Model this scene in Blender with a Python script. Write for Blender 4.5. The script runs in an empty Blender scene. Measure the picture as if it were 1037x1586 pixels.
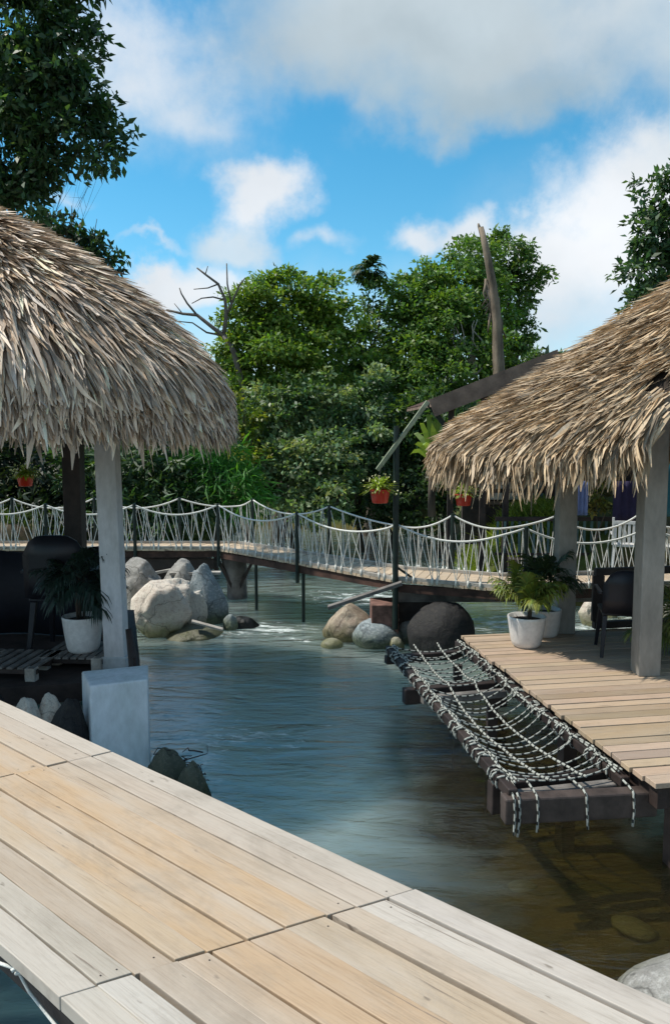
import bpy, math, random
import numpy as np
from mathutils import Vector, Matrix, noise
rng = np.random.default_rng(7); random.seed(7)
sc = bpy.context.scene; COL = sc.collection
# ------------------------------------------------------------------ camera model (photo measured on a 1037 x 1586 grid)
FPX, CX, CY, EYE = 1200.0, 518.5, 793.0, 3.2
TILT = math.atan(113/1200)
CAM = np.array([0, 0, EYE]); FW = np.array([0, math.cos(TILT), -math.sin(TILT)]); UP = np.array([0, math.sin(TILT), math.cos(TILT)])
def ray(x, y): return np.array([1., 0, 0])*(x-CX)/FPX + UP*(CY-y)/FPX + FW
def onz(x, y, z): d = ray(x, y); return CAM + d*((z-EYE)/d[2])       # measured point lying at height z
def ond(x, y, Y): d = ray(x, y); return CAM + d*(Y/d[1])             # measured point at distance Y
def pxof(p):
    v = np.array(p)-CAM; return CX+FPX*v[0]/(v@FW)
cd = bpy.data.cameras.new('camera'); cam = bpy.data.objects.new('camera', cd); COL.objects.link(cam); sc.camera = cam
cam.location = CAM; cam.rotation_euler = (math.pi/2-TILT, 0, 0)
cd.sensor_fit = 'VERTICAL'; cd.sensor_height = 24; cd.lens = 24*FPX/1586; cd.clip_start = .05; cd.clip_end = 500
# ------------------------------------------------------------------ node helpers
def mat(name):
    m = bpy.data.materials.new(name); m.use_nodes = True; nt = m.node_tree
    for n in list(nt.nodes): nt.nodes.remove(n)
    out = nt.nodes.new('ShaderNodeOutputMaterial'); return m, nt, out
def nd(nt, typ, inp=None, **kw):
    n = nt.nodes.new('ShaderNode'+typ)
    for k, v in kw.items(): setattr(n, k, v)
    for k, v in (inp or {}).items():
        s = n.inputs[k]
        if isinstance(v, bpy.types.NodeSocket): nt.links.new(v, s)
        else: s.default_value = v
    return n
def mth(nt, op, a, b=None, clamp=False):
    i = {0: a}
    if b is not None: i[1] = b
    return nd(nt, 'Math', i, operation=op, use_clamp=clamp).outputs[0]
def ramp(nt, fac, stops, interp='LINEAR'):
    n = nd(nt, 'ValToRGB', {0: fac}); cr = n.color_ramp; cr.interpolation = interp
    while len(cr.elements) < len(stops): cr.elements.new(.5)
    for e, (p, c) in zip(cr.elements, stops):
        e.position = p; e.color = (c, c, c, 1) if isinstance(c, (int, float)) else (*c, 1)
    return n.outputs[0]
def mixc(nt, fac, a, b, mode='MIX'):
    n = nd(nt, 'Mix', data_type='RGBA', blend_type=mode)
    for s, v in ((0, fac), (6, a), (7, b)):
        if isinstance(v, bpy.types.NodeSocket): nt.links.new(v, n.inputs[s])
        else: n.inputs[s].default_value = (*v, 1) if isinstance(v, tuple) and len(v) == 3 else v
    return n.outputs[2]
def coords(nt, scale=(1, 1, 1), kind='Object'):
    t = nd(nt, 'TexCoord').outputs[kind]
    return nd(nt, 'Mapping', {0: t, 3: scale}).outputs[0]
def geo_pos(nt, scale=(1, 1, 1)):
    return nd(nt, 'Mapping', {0: nd(nt, 'NewGeometry').outputs['Position'], 3: scale}).outputs[0]
def nz(nt, vec, scale=5, detail=4, rough=.55, dist=0):
    return nd(nt, 'TexNoise', {'Vector': vec, 'Scale': scale, 'Detail': detail, 'Roughness': rough, 'Distortion': dist}).outputs[0]
def bsdf(nt, out, color, rough=.6, bump=None, bstr=.3, bdist=.02, spec=.5, metal=0):
    p = nd(nt, 'BsdfPrincipled', {'Roughness': rough, 'Specular IOR Level': spec, 'Metallic': metal})
    if isinstance(color, bpy.types.NodeSocket): nt.links.new(color, p.inputs['Base Color'])
    else: p.inputs['Base Color'].default_value = (*color, 1)
    if bump is not None:
        b = nd(nt, 'Bump', {'Strength': bstr, 'Distance': bdist, 'Height': bump}); nt.links.new(b.outputs[0], p.inputs['Normal'])
    nt.links.new(p.outputs[0], out.inputs[0]); return p
def attr(nt): return nd(nt, 'Attribute', attribute_name='Col').outputs['Color']
def simple(name, c, rough=.6, var=.25, scale=6, bstr=.2, spec=.4, c2=None, stretch=(1, 1, 1)):
    m, nt, out = mat(name); v = geo_pos(nt, stretch)
    n1 = nz(nt, v, scale, 5); n2 = nz(nt, v, scale*7, 3)
    c2 = c2 or tuple(x*(1-var*1.6) for x in c)
    col = mixc(nt, ramp(nt, n1, [(.35, 0), (.68, 1)]), c, c2)
    col = mixc(nt, .35, col, ramp(nt, n2, [(.3, .45), (.7, 1.)]), 'MULTIPLY')
    bsdf(nt, out, col, rough, n2, bstr, .01, spec); return m
def leafmat(name, gloss=.35, trans=.42):
    m, nt, out = mat(name); c = attr(nt)
    p = nd(nt, 'BsdfPrincipled', {'Base Color': c, 'Roughness': gloss, 'Specular IOR Level': .5})
    t = nd(nt, 'BsdfTranslucent', {'Color': mixc(nt, 1.0, c, (1.5, 1.45, .5), 'MULTIPLY')})
    mx = nd(nt, 'MixShader', {0: trans, 1: p.outputs[0], 2: t.outputs[0]}); nt.links.new(mx.outputs[0], out.inputs[0]); return m
def deckmat(name, bright=1.0, bl_=.65):
    # planks run along local x; tint per plank comes from the colour attribute
    m, nt, out = mat(name); c = attr(nt)
    oi = coords(nt, (1, 1, 1)); sh = nd(nt, 'VectorMath', {0: nd(nt, 'Attribute', attribute_name='Off').outputs['Vector'], 1: oi}, operation='ADD').outputs[0]
    g1 = nz(nt, nd(nt, 'Mapping', {0: sh, 3: (2.2, 60, 5)}).outputs[0], 1, 6, .65, .9)
    g2 = nz(nt, nd(nt, 'Mapping', {0: sh, 3: (7, 150, 9)}).outputs[0], 1, 4, .7, .3)
    blot = nz(nt, nd(nt, 'Mapping', {0: sh, 3: (1.6, 7, 3)}).outputs[0], 1, 4, .6)
    kn = nd(nt, 'TexVoronoi', {'Vector': nd(nt, 'Mapping', {0: sh, 3: (1.7, 6.5, 1)}).outputs[0], 'Scale': 1., 'Randomness': 1}).outputs['Distance']
    col = mixc(nt, .42, c, ramp(nt, g1, [(.28, (.55, .48, .42)), (.45, (.92, .90, .88)), (.62, (1.03, 1.02, 1.01))]), 'MULTIPLY')
    col = mixc(nt, .45, col, ramp(nt, g2, [(.3, (.55, .5, .46)), (.5, (1, 1, 1))]), 'MULTIPLY')
    col = mixc(nt, ramp(nt, blot, [(.40, 0.), (.74, bl_)]), col, (.47*bright, .41*bright, .34*bright))
    col = mixc(nt, ramp(nt, kn, [(.03, .75), (.075, 0)]), col, (.13, .09, .07))
    dirt = nz(nt, nd(nt, 'Mapping', {0: oi, 3: (1.3, 2.6, 1)}).outputs[0], 1.6, 7, .72, .6); col = mixc(nt, ramp(nt, dirt, [(.50, 0), (.72, .42)]), col, (.20, .165, .125)); spk = nz(nt, nd(nt, 'Mapping', {0: sh, 3: (9, 26, 9)}).outputs[0], 1, 3, .5); col = mixc(nt, ramp(nt, spk, [(.70, 0), (.76, .7)]), col, (.15, .12, .09))
    cr = nz(nt, nd(nt, 'Mapping', {0: sh, 3: (1.1, 38, 4)}).outputs[0], 1, 5, .6, .5); col = mixc(nt, ramp(nt, cr, [(.665, 0), (.70, .75)]), col, (.16, .12, .09))
    h = mth(nt, 'SUBTRACT', mth(nt, 'ADD', g1, mth(nt, 'MULTIPLY', g2, .6)), ramp(nt, cr, [(.66, 0), (.70, 1.2)]))
    bsdf(nt, out, col, .62, h, .35, .004, .35); return m
def thatchmat(name, dark):
    m, nt, out = mat(name); c = attr(nt)
    n = nz(nt, geo_pos(nt, (9, 9, 2)), 2.5, 4)
    col = mixc(nt, .6, c, ramp(nt, n, [(.3, dark), (.65, (1.05, 1.03, 1.0))]), 'MULTIPLY')
    p = nd(nt, 'BsdfPrincipled', {'Base Color': col, 'Roughness': .5, 'Specular IOR Level': .4})
    t = nd(nt, 'BsdfTranslucent', {'Color': col}); mx = nd(nt, 'MixShader', {0: .12, 1: p.outputs[0], 2: t.outputs[0]})
    nt.links.new(mx.outputs[0], out.inputs[0]); return m
def rockmat(name, c1, c2, c3, sc_=2.2):
    m, nt, out = mat(name); v = coords(nt)
    a = nz(nt, v, sc_, 6, .65, .4); b = nz(nt, v, sc_*9, 5, .7); d = nz(nt, v, sc_*40, 3, .6)
    col = mixc(nt, ramp(nt, a, [(.38, 0), (.6, 1)]), c1, c2)
    col = mixc(nt, ramp(nt, b, [(.5, 0), (.68, .8)]), col, c3)
    col = mixc(nt, .5, col, ramp(nt, d, [(.3, .5), (.65, 1.05)]), 'MULTIPLY')
    ck = nd(nt, 'TexVoronoi', {'Vector': nd(nt, 'VectorMath', {0: v, 1: nd(nt, 'VectorMath', {0: nd(nt, 'TexNoise', {'Vector': v, 'Scale': 3., 'Detail': 4.}).outputs['Color'], 'Scale': .5}, operation='SCALE').outputs[0]}, operation='ADD').outputs[0], 'Scale': 1.5}, feature='DISTANCE_TO_EDGE').outputs['Distance']
    col = mixc(nt, ramp(nt, ck, [(.0, .75), (.022, 0)]), col, tuple(x*.28 for x in c2))
    # algae and wet band at the waterline: sits at a fixed height of the stone
    z = nd(nt, 'SeparateXYZ', {0: nd(nt, 'NewGeometry').outputs['Position']}).outputs[2]
    z = mth(nt, 'ADD', z, mth(nt, 'MULTIPLY', mth(nt, 'SUBTRACT', a, .5), .35))
    w = nd(nt, 'MapRange', {0: z, 1: .08, 2: .30, 3: 0., 4: 1.}).outputs[0]
    col = mixc(nt, w, mixc(nt, 1., col, (.36, .38, .22), 'MULTIPLY'), col)
    r = nd(nt, 'MapRange', {0: w, 3: .3, 4: .75}).outputs[0]
    p = bsdf(nt, out, col, .7, mth(nt, 'ADD', b, mth(nt, 'MULTIPLY', d, .4)), .55, .03, .4); nt.links.new(r, p.inputs['Roughness']); return m
# ------------------------------------------------------------------ mesh builder
class MB:
    def __init__(s): s.v = []; s.f = []; s.c = []; s.m = []; s.off = []
    def add(s, vs, fs, col=(1, 1, 1), mi=0, off=(0, 0, 0)):
        b = len(s.v); s.v += [tuple(map(float, p)) for p in vs]; s.c += [col]*len(vs); s.off += [off]*len(vs)
        s.f += [tuple(b+i for i in f) for f in fs]; s.m += [mi]*len(fs); return s
    def hexa(s, bot, top, col=(1, 1, 1), mi=0, off=(0, 0, 0)):
        n = len(bot); fs = [tuple(reversed(range(n))), tuple(range(n, 2*n))]+[(i, (i+1) % n, n+(i+1) % n, n+i) for i in range(n)]
        return s.add(list(bot)+list(top), fs, col, mi, off)
    def box(s, x0, x1, y0, y1, z0, z1, col=(1, 1, 1), mi=0, off=(0, 0, 0)):
        q = [(x0, y0), (x1, y0), (x1, y1), (x0, y1)]
        return s.hexa([(a, b, z0) for a, b in q], [(a, b, z1) for a, b in q], col, mi, off)
    def beam(s, a, b, w, h, col=(1, 1, 1), mi=0, up=(0, 0, 1)):
        a = Vector(a); b = Vector(b); d = (b-a).normalized(); u = Vector(up)
        if abs(d.dot(u)) > .95: u = Vector((0, 1, 0))
        sd = d.cross(u).normalized()*w/2; uu = sd.cross(d).normalized()*h/2
        q = [-sd-uu, sd-uu, sd+uu, -sd+uu]
        return s.hexa([a+x for x in q], [b+x for x in q], col, mi)
    def tube(s, pts, r, n=8, col=(1, 1, 1), mi=0, stripe=None, cap=True):
        pts = [Vector(p) for p in pts]; k = len(pts); rs = r if isinstance(r, (list, tuple)) else [r]*k
        base = len(s.v); ref = None
        for i, p in enumerate(pts):
            d = (pts[min(i+1, k-1)]-pts[max(i-1, 0)]); d = d.normalized() if d.length > 1e-9 else Vector((0, 0, 1))
            if ref is None: ref = Vector((0, 0, 1)) if abs(d.z) < .9 else Vector((1, 0, 0))
            a = (ref-d*ref.dot(d)).normalized(); ref = a; b = d.cross(a)
            for j in range(n):
                t = 2*math.pi*j/n; s.v.append(tuple(p+(a*math.cos(t)+b*math.sin(t))*rs[i])); s.c.append(col); s.off.append((0, 0, 0))
        for i in range(k-1):
            for j in range(n):
                s.f.append((base+i*n+j, base+i*n+(j+1) % n, base+(i+1)*n+(j+1) % n, base+(i+1)*n+j))
                s.m.append(stripe(i, j) if stripe else mi)
        if cap:
            s.f.append(tuple(base+j for j in reversed(range(n)))); s.m.append(mi); s.f.append(tuple(base+(k-1)*n+j for j in range(n))); s.m.append(mi)
        return s
    def lathe(s, c, prof, n=32, col=(1, 1, 1), mi=0):
        vs = []; fs = []
        for r, z in prof:
            for j in range(n): t = 2*math.pi*j/n; vs.append((c[0]+r*math.cos(t), c[1]+r*math.sin(t), c[2]+z))
        for i in range(len(prof)-1):
            for j in range(n): fs.append((i*n+j, i*n+(j+1) % n, (i+1)*n+(j+1) % n, (i+1)*n+j))
        return s.add(vs, fs, col, mi)
    def build(s, name, mats, parent=None, smooth=False, bevel=0, loc=None, rz=0):
        me = bpy.data.meshes.new(name); V = np.array(s.v, dtype=float)
        if parent is not None and loc is None: V = V-np.array(wl(parent))
        elif parent is None and loc is None and len(V):          # a thing that is one mesh: origin at its base
            o = np.array([V[:, 0].mean(), V[:, 1].mean(), V[:, 2].min()]); V = V-o; loc = o
        me.from_pydata([tuple(p) for p in V], [], s.f)
        for m in (mats if isinstance(mats, (list, tuple)) else [mats]): me.materials.append(m)
        me.polygons.foreach_set('material_index', s.m)
        me.polygons.foreach_set('use_smooth', [smooth]*len(s.f))
        a = me.attributes.new('Col', 'FLOAT_COLOR', 'POINT'); a.data.foreach_set('color', np.array([(*c[:3], 1) for c in s.c], dtype=np.float32).ravel())
        if any(any(o) for o in s.off):
            a = me.attributes.new('Off', 'FLOAT_VECTOR', 'POINT'); a.data.foreach_set('vector', np.array(s.off, dtype=np.float32).ravel())
        me.update(); o = bpy.data.objects.new(name, me); COL.objects.link(o)
        if parent is not None: o.parent = parent
        if loc is not None: o.location = loc
        o.rotation_euler[2] = rz
        if bevel:
            b = o.modifiers.new('bevel', 'BEVEL'); b.width = bevel; b.segments = 2; b.limit_method = 'ANGLE'
        return o
def wl(o):
    p = np.array(o.location)
    while o.parent: o = o.parent; p = p+np.array(o.location)
    return p
def tag(o, label, cat, group=None, kind=None):
    o['label'] = label; o['category'] = cat
    if group: o['group'] = group
    if kind: o['kind'] = kind
    return o
def thing(name, loc, label, cat, group=None):
    o = bpy.data.objects.new(name, None); COL.objects.link(o); o.location = tuple(map(float, loc)); o.empty_display_size = .1
    return tag(o, label, cat, group)
def npmesh(name, V, F, Cc, m, parent=None, loc=None):
    """fast mesh of quads with a colour per vertex"""
    V = np.asarray(V, dtype=np.float64)
    if parent is not None: V = V-wl(parent)
    elif loc is not None: V = V-np.array(loc)
    me = bpy.data.meshes.new(name); n = len(F); me.vertices.add(len(V)); me.vertices.foreach_set('co', V.astype(np.float32).ravel())
    me.loops.add(4*n); me.loops.foreach_set('vertex_index', np.asarray(F, dtype=np.int32).ravel())
    me.polygons.add(n); me.polygons.foreach_set('loop_start', np.arange(n, dtype=np.int32)*4)
    me.update(calc_edges=True); me.materials.append(m)
    a = me.attributes.new('Col', 'FLOAT_COLOR', 'POINT'); a.data.foreach_set('color', np.c_[Cc, np.ones(len(V))].astype(np.float32).ravel())
    o = bpy.data.objects.new(name, me); COL.objects.link(o)
    if parent is not None: o.parent = parent
    elif loc is not None: o.location = loc
    return o
def unit(a): return a/np.maximum(np.linalg.norm(a, axis=-1, keepdims=True), 1e-9)
# ------------------------------------------------------------------ materials
M = {}
M['deck'] = deckmat('weathered_boardwalk'); M['deck2'] = deckmat('tan_decking', .75, .35)
M['bridgewood'] = deckmat('bridge_planks', .8, .4)
M['wetwood'] = simple('damp_brown_timber', (.085, .062, .052), .6, .4, 5, .3); M['darkwood'] = simple('dark_stained_timber', (.045, .03, .025), .6, .4, 5, .3)
M['brownwood'] = simple('brown_weathered_timber', (.16, .11, .08), .7, .4, 5, .3, stretch=(1, 1, .3))
M['greywood'] = simple('grey_weathered_timber', (.22, .2, .18), .75, .35, 6, .3)
M['palewood'] = simple('pale_weathered_timber', (.5, .46, .4), .75, .3, 6, .3)
M['white'] = simple('white_paint', (.72, .71, .69), .5, .08, 4, .1)
M['ceramic'] = simple('white_pot_glaze', (.72, .70, .67), .35, .07, 3, .05)
M['concrete'] = simple('painted_concrete', (.50, .52, .54), .8, .14, 2.5, .25, c2=(.42, .44, .43))
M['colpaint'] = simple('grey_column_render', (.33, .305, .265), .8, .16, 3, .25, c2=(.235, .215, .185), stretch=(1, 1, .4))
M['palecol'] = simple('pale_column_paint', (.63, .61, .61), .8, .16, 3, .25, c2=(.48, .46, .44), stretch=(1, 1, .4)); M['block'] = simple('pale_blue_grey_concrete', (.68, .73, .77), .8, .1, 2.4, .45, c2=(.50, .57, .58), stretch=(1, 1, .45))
M['brick'] = simple('dark_red_block', (.26, .14, .11), .85, .4, 7, .4)
M['black'] = simple('black_plastic', (.012, .012, .018), .45, .2, 4, .05)
M['navysheet'] = simple('dark_navy_sheet', (.010, .011, .02), .7, .3, 2, .2)
M['soil'] = simple('potting_soil', (.06, .04, .03), .95, .4, 20, .6)
M['red'] = simple('red_plastic', (.72, .05, .02), .4, .1, 5, .05)
M['bark'] = simple('bark', (.13, .10, .075), .9, .45, 6, .7, stretch=(1, 1, .3))
M['palebark'] = simple('pale_dead_bark', (.28, .22, .16), .9, .45, 5, .7, stretch=(1, 1, .25))
M['greybark'] = simple('grey_dead_branch', (.20, .175, .15), .9, .3, 6, .4)
M['netrope'] = simple('off_white_net_rope', (.43, .44, .39), .8, .15, 30, .3); M['whiterope'] = simple('white_rope', (.78, .78, .72), .8, .12, 30, .3)
M['blackrope'] = simple('black_rope', (.02, .022, .02), .8, .2, 30, .3)
M['greenpost'] = simple('dark_green_post', (.012, .028, .022), .5, .3, 5, .1)
M['bamboo'] = simple('pale_green_pole', (.36, .40, .26), .5, .25, 8, .15)
M['rust'] = simple('rusty_beam', (.10, .05, .035), .8, .5, 4, .3)
M['roofsheet'] = simple('brown_roof_board', (.25, .175, .13), .8, .3, 4, .3)
M['blue'] = simple('blue_cloth', (.18, .23, .45), .8, .15, 5, .1); M['purple'] = simple('dark_purple_cloth', (.025, .018, .06), .8, .2, 5, .1)
M['teal'] = simple('teal_tarpaulin', (.01, .13, .17), .6, .3, 3, .1)
M['wallgreen'] = simple('blue_green_boards', (.10, .17, .17), .7, .3, 4, .2)
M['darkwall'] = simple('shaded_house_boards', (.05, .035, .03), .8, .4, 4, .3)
M['straw'] = thatchmat('grey_palm_thatch', (.62, .52, .46)); M['straw2'] = thatchmat('golden_palm_thatch', (.56, .44, .34))
M['thatchbase'] = simple('thatch_underlayer', (.055, .038, .026), .9, .4, 9, .6)
M['leaf'] = leafmat('leaves', .5); M['leafdull'] = leafmat('matt_leaves', .55, .3); M['grass'] = leafmat('grass_blades', .6, .45)
M['flower'] = leafmat('pale_petals', .6, .2)
M['r_cream'] = rockmat('cream_granite', (.72, .66, .56), (.62, .54, .45), (.42, .31, .25))
M['r_brown'] = rockmat('brown_speckled_granite', (.40, .33, .24), (.26, .2, .15), (.52, .46, .36), 3)
M['r_grey'] = rockmat('blue_grey_granite', (.27, .33, .35), (.18, .21, .22), (.5, .54, .54), 3)
M['r_dark'] = rockmat('dark_wet_stone', (.020, .019, .018), (.013, .012, .013), (.04, .036, .03), 2)
M['r_pale'] = rockmat('pale_river_stone', (.58, .55, .48), (.45, .42, .37), (.3, .28, .25), 3)
M['r_moss'] = rockmat('mossy_dark_stone', (.12, .125, .09), (.06, .07, .045), (.2, .2, .16), 4); M['r_mid'] = rockmat('grey_river_stone', (.33, .32, .29), (.22, .21, .19), (.45, .44, .41), 2.5)
# ------------------------------------------------------------------ sky and sun
SUN = Vector((-.56, .05, .82)).normalized()
w = bpy.data.worlds.new('World'); sc.world = w; w.use_nodes = True; nt = w.node_tree
for n in list(nt.nodes): nt.nodes.remove(n)
wo = nt.nodes.new('ShaderNodeOutputWorld'); SKYS = .11
sky = nd(nt, 'TexSky', sky_type='NISHITA'); sky.sun_disc = False
sky.sun_elevation = math.asin(SUN.z); sky.sun_rotation = math.atan2(SUN.x, SUN.y); sky.air_density = 1.0; sky.dust_density = .3; sky.ozone_density = 2.5
skyc = nd(nt, 'HueSaturation', {'Hue': .478, 'Saturation': 1.36, 'Value': 1.3, 'Color': sky.outputs[0]}).outputs[0]
dirv = nd(nt, 'TexCoord').outputs['Generated']
nA = nd(nt, 'TexNoise', {'Vector': dirv, 'Scale': 7., 'Detail': 6., 'Roughness': .55})
nB = nz(nt, dirv, 16., 7., .6); nC = nz(nt, dirv, 4.5, 5., .5)
wv = nd(nt, 'VectorMath', {0: nA.outputs['Color'], 1: (.5, .5, .5)}, operation='SUBTRACT').outputs[0]
wv = nd(nt, 'VectorMath', {0: wv, 'Scale': .16}, operation='SCALE').outputs[0]
wd = nd(nt, 'VectorMath', {0: dirv, 1: wv}, operation='ADD').outputs[0]
sx = nd(nt, 'SeparateXYZ', {0: wd}); X_, Z_ = sx.outputs[0], sx.outputs[2]
W_, G_, P_ = (.72, .745, .775), (.40, .48, .53), (.55, .65, .73)
clouds = [ # x, y, rx, ry, colour, opacity, softness, noise
 (250, 150, 230, 150, P_, .60, .9, 1.4), (860, 350, 200, 130, P_, .3, 1.1, .6),
 (170, 45, 170, 110, W_, .75, .8, 1.3), (275, 165, 110, 55, W_, .55, .8, 1.2),
 (670, 30, 400, 155, (.48, .56, .61), 1., .5, .4), (660, 75, 330, 95, (.36, .44, .49), .85, .9, .5), (740, 150, 280, 60, (.345, .44, .50), .85, .7, .5), (1000, 20, 200, 70, (.60, .66, .70), .7, .9, .8),
 (1010, 90, 170, 110, (.52, .60, .65), .85, .8, .5), (395, 305, 84, 64, W_, .93, .5, 1.2), (372, 375, 78, 50, (.56, .64, .70), .85, .5, .9), (500, 387, 50, 24, W_, .6, .8, 1.),
 (640, 380, 66, 42, W_, .85, .55, 1.2), (745, 385, 60, 46, W_, .85, .5, 1.1),
 (1010, 330, 190, 150, W_, .97, .5, 1.1), (880, 420, 130, 105, W_, .95, .4, 1.1), (930, 500, 190, 80, (.53, .63, .71), .85, .7, .8), (1030, 230, 90, 60, (.64, .69, .73), .8, .7, 1.),
 (235, 455, 95, 48, W_, .95, .4, 1.), (330, 445, 70, 42, W_, .8, .5, 1.), (235, 386, 85, 11, W_, .55, .9, .6), (95, 322, 55, 18, W_, .5, .9, 1.),
 (530, 560, 900, 150, (.58, .68, .76), .6, .8, .5)]
# the same kind of clouds go on all round, outside the photographed part of the sky
cur = skyc
vz = nd(nt, 'SeparateXYZ', {0: dirv})
side = mth(nt, 'MULTIPLY', ramp(nt, nz(nt, dirv, 2.6, 7., .55), [(.47, 0), (.62, .9)]), nd(nt, 'MapRange', {0: vz.outputs[1], 1: .72, 2: .45, 3: 0., 4: 1.}).outputs[0])
cur = mixc(nt, side, cur, tuple(c/SKYS*.85 for c in W_))
shade = nd(nt, 'MapRange', {0: nC, 1: .3, 2: .7, 3: .86, 4: 1.1}).outputs[0]
for (px, py, rx, ry, c, op, soft, na) in clouds:
    d = ray(px, py); d = d/np.linalg.norm(d); kx, kz = rx/FPX*d[1], ry/FPX*d[1]
    dx = mth(nt, 'MULTIPLY', mth(nt, 'SUBTRACT', X_, float(d[0])), float(1/kx)); dz = mth(nt, 'MULTIPLY', mth(nt, 'SUBTRACT', Z_, float(d[2])), float(1/kz))
    q = mth(nt, 'SQRT', mth(nt, 'ADD', mth(nt, 'MULTIPLY', dx, dx), mth(nt, 'MULTIPLY', dz, dz)))
    a = mth(nt, 'ADD', mth(nt, 'SUBTRACT', 1.05, q), mth(nt, 'MULTIPLY', mth(nt, 'SUBTRACT', nB, .5), na*.8))
    a = nd(nt, 'MapRange', {0: a, 1: 0., 2: soft*1.5, 3: 0., 4: op}, interpolation_type='SMOOTHSTEP').outputs[0]
    cc = nd(nt, 'VectorMath', {0: tuple(x/SKYS for x in c), 'Scale': shade}, operation='SCALE').outputs[0]
    cur = mixc(nt, a, cur, cc)
bg = nd(nt, 'Background', {0: cur, 1: SKYS}); nt.links.new(bg.outputs[0], wo.inputs[0])
sl = bpy.data.lights.new('sun', 'SUN'); sl.energy = 4.2; sl.angle = math.radians(.55); sl.color = (1, .95, .86)
so = bpy.data.objects.new('sun', sl); COL.objects.link(so); so.rotation_euler = SUN.to_track_quat('Z', 'Y').to_euler(); so.location = (-10, 0, 20)
sc.view_settings.view_transform = 'Standard'; sc.view_settings.look = 'None'; sc.view_settings.exposure = 0.27; sc.view_settings.gamma = 1
# ------------------------------------------------------------------ terrain, water
def smooth(a, b, x): t = np.clip((x-a)/(b-a), 0, 1); return t*t*(3-2*t)
def height(x, y):
    xl = np.interp(y, [-20, 6, 9, 13, 16, 19, 30], [-9, -9, -9, -9, -7, -3.2, -2.5])
    xr = np.interp(y, [-20, 4, 9, 13, 14.5, 16, 30], [5.5, 6, 7, 7, 4.2, 2.3, 3.5])
    bl = smooth(0, 1.6, xl-x)*(1.0+.10*.2*np.maximum(xl-x, 0).clip(0, 8)); br = smooth(0, 1.6, x-xr)*(1.05+.13*np.maximum(x-xr, 0).clip(0, 8))
    far = smooth(26, 30, y)*1.3
    bed = -.85+.68*smooth(3.2, .4, np.hypot((x-2.2)/1.3, (y-4.3)))
    return np.maximum(bed+.06*np.sin(x*2.1+y)*np.cos(y*1.7), bed+np.maximum.reduce([bl*2.1, br*1.9, far*1.9]))
gx = np.concatenate([np.linspace(-90, -14, 20), np.arange(-13.5, 13.6, .3), np.linspace(14, 90, 20)]); gy = np.concatenate([np.linspace(-60, -4, 12), np.arange(-3.5, 32, .3), np.linspace(33, 180, 24)])
GX, GY = np.meshgrid(gx, gy); GZ = height(GX, GY)
for i in range(0, GX.shape[0]):
    for j in range(GX.shape[1]): GZ[i, j] += .10*noise.noise((GX[i, j]*.9, GY[i, j]*.9, 0))
nx = len(gx); ny = len(gy); idx = np.arange(nx*ny).reshape(ny, nx)
F = np.stack([idx[:-1, :-1], idx[:-1, 1:], idx[1:, 1:], idx[1:, :-1]], -1).reshape(-1, 4)
m, nt, out = mat('river_bank_earth'); v = geo_pos(nt)
a = nz(nt, v, 1.1, 6); b = nz(nt, v, 9, 5, .7); vo = nd(nt, 'TexVoronoi', {'Vector': v, 'Scale': 4.5}).outputs['Distance']; vc = nd(nt, 'TexVoronoi', {'Vector': v, 'Scale': 4.5}).outputs['Color']
zz = nd(nt, 'SeparateXYZ', {0: nd(nt, 'NewGeometry').outputs['Position']}).outputs[2]
soil = mixc(nt, ramp(nt, a, [(.4, 0), (.6, 1)]), (.07, .10, .025), (.10, .075, .045))
peb = mixc(nt, .55, mixc(nt, nd(nt, 'SeparateXYZ', {0: vc}).outputs[0], (.09, .07, .02), (.20, .155, .05)), ramp(nt, vo, [(.1, 1.), (.7, .6)]), 'MULTIPLY')
peb = mixc(nt, ramp(nt, a, [(.42, 0), (.62, .8)]), peb, (.07, .075, .012))
col = mixc(nt, nd(nt, 'MapRange', {0: zz, 1: -.05, 2: .25}).outputs[0], peb, soil); col = mixc(nt, .6, col, ramp(nt, b, [(.3, .5), (.7, 1.1)]), 'MULTIPLY')
bsdf(nt, out, col, .9, b, .6, .05, .2)
g = npmesh('ground', np.c_[GX.ravel(), GY.ravel(), GZ.ravel()], F, np.ones((nx*ny, 3)), m); g['kind'] = 'structure'
for p in g.data.polygons: p.use_smooth = True
m, nt, out = mat('river_water'); pos = nd(nt, 'NewGeometry').outputs['Position']; sp = nd(nt, 'SeparateXYZ', {0: pos})
def blob(cx_, cy_, rx, ry):
    dx = mth(nt, 'MULTIPLY', mth(nt, 'SUBTRACT', sp.outputs[0], cx_), 1/rx); dy = mth(nt, 'MULTIPLY', mth(nt, 'SUBTRACT', sp.outputs[1], cy_), 1/ry)
    return mth(nt, 'SUBTRACT', 1., mth(nt, 'SQRT', mth(nt, 'ADD', mth(nt, 'MULTIPLY', dx, dx), mth(nt, 'MULTIPLY', dy, dy))))
st = nd(nt, 'Mapping', {0: pos, 2: (0, 0, .12), 3: (.55, 1.7, 1)}).outputs[0]
wa = nz(nt, st, 1.3, 5, .5, .8); wb = nz(nt, st, 5., 4, .55, .6); wc = nz(nt, st, 18., 3, .5)
hgt = mth(nt, 'ADD', mth(nt, 'ADD', wa, mth(nt, 'MULTIPLY', wb, .32)), mth(nt, 'MULTIPLY', wc, .06))
bm_ = nd(nt, 'Bump', {'Strength': .5, 'Distance': .09, 'Height': hgt}).outputs[0]
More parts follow.
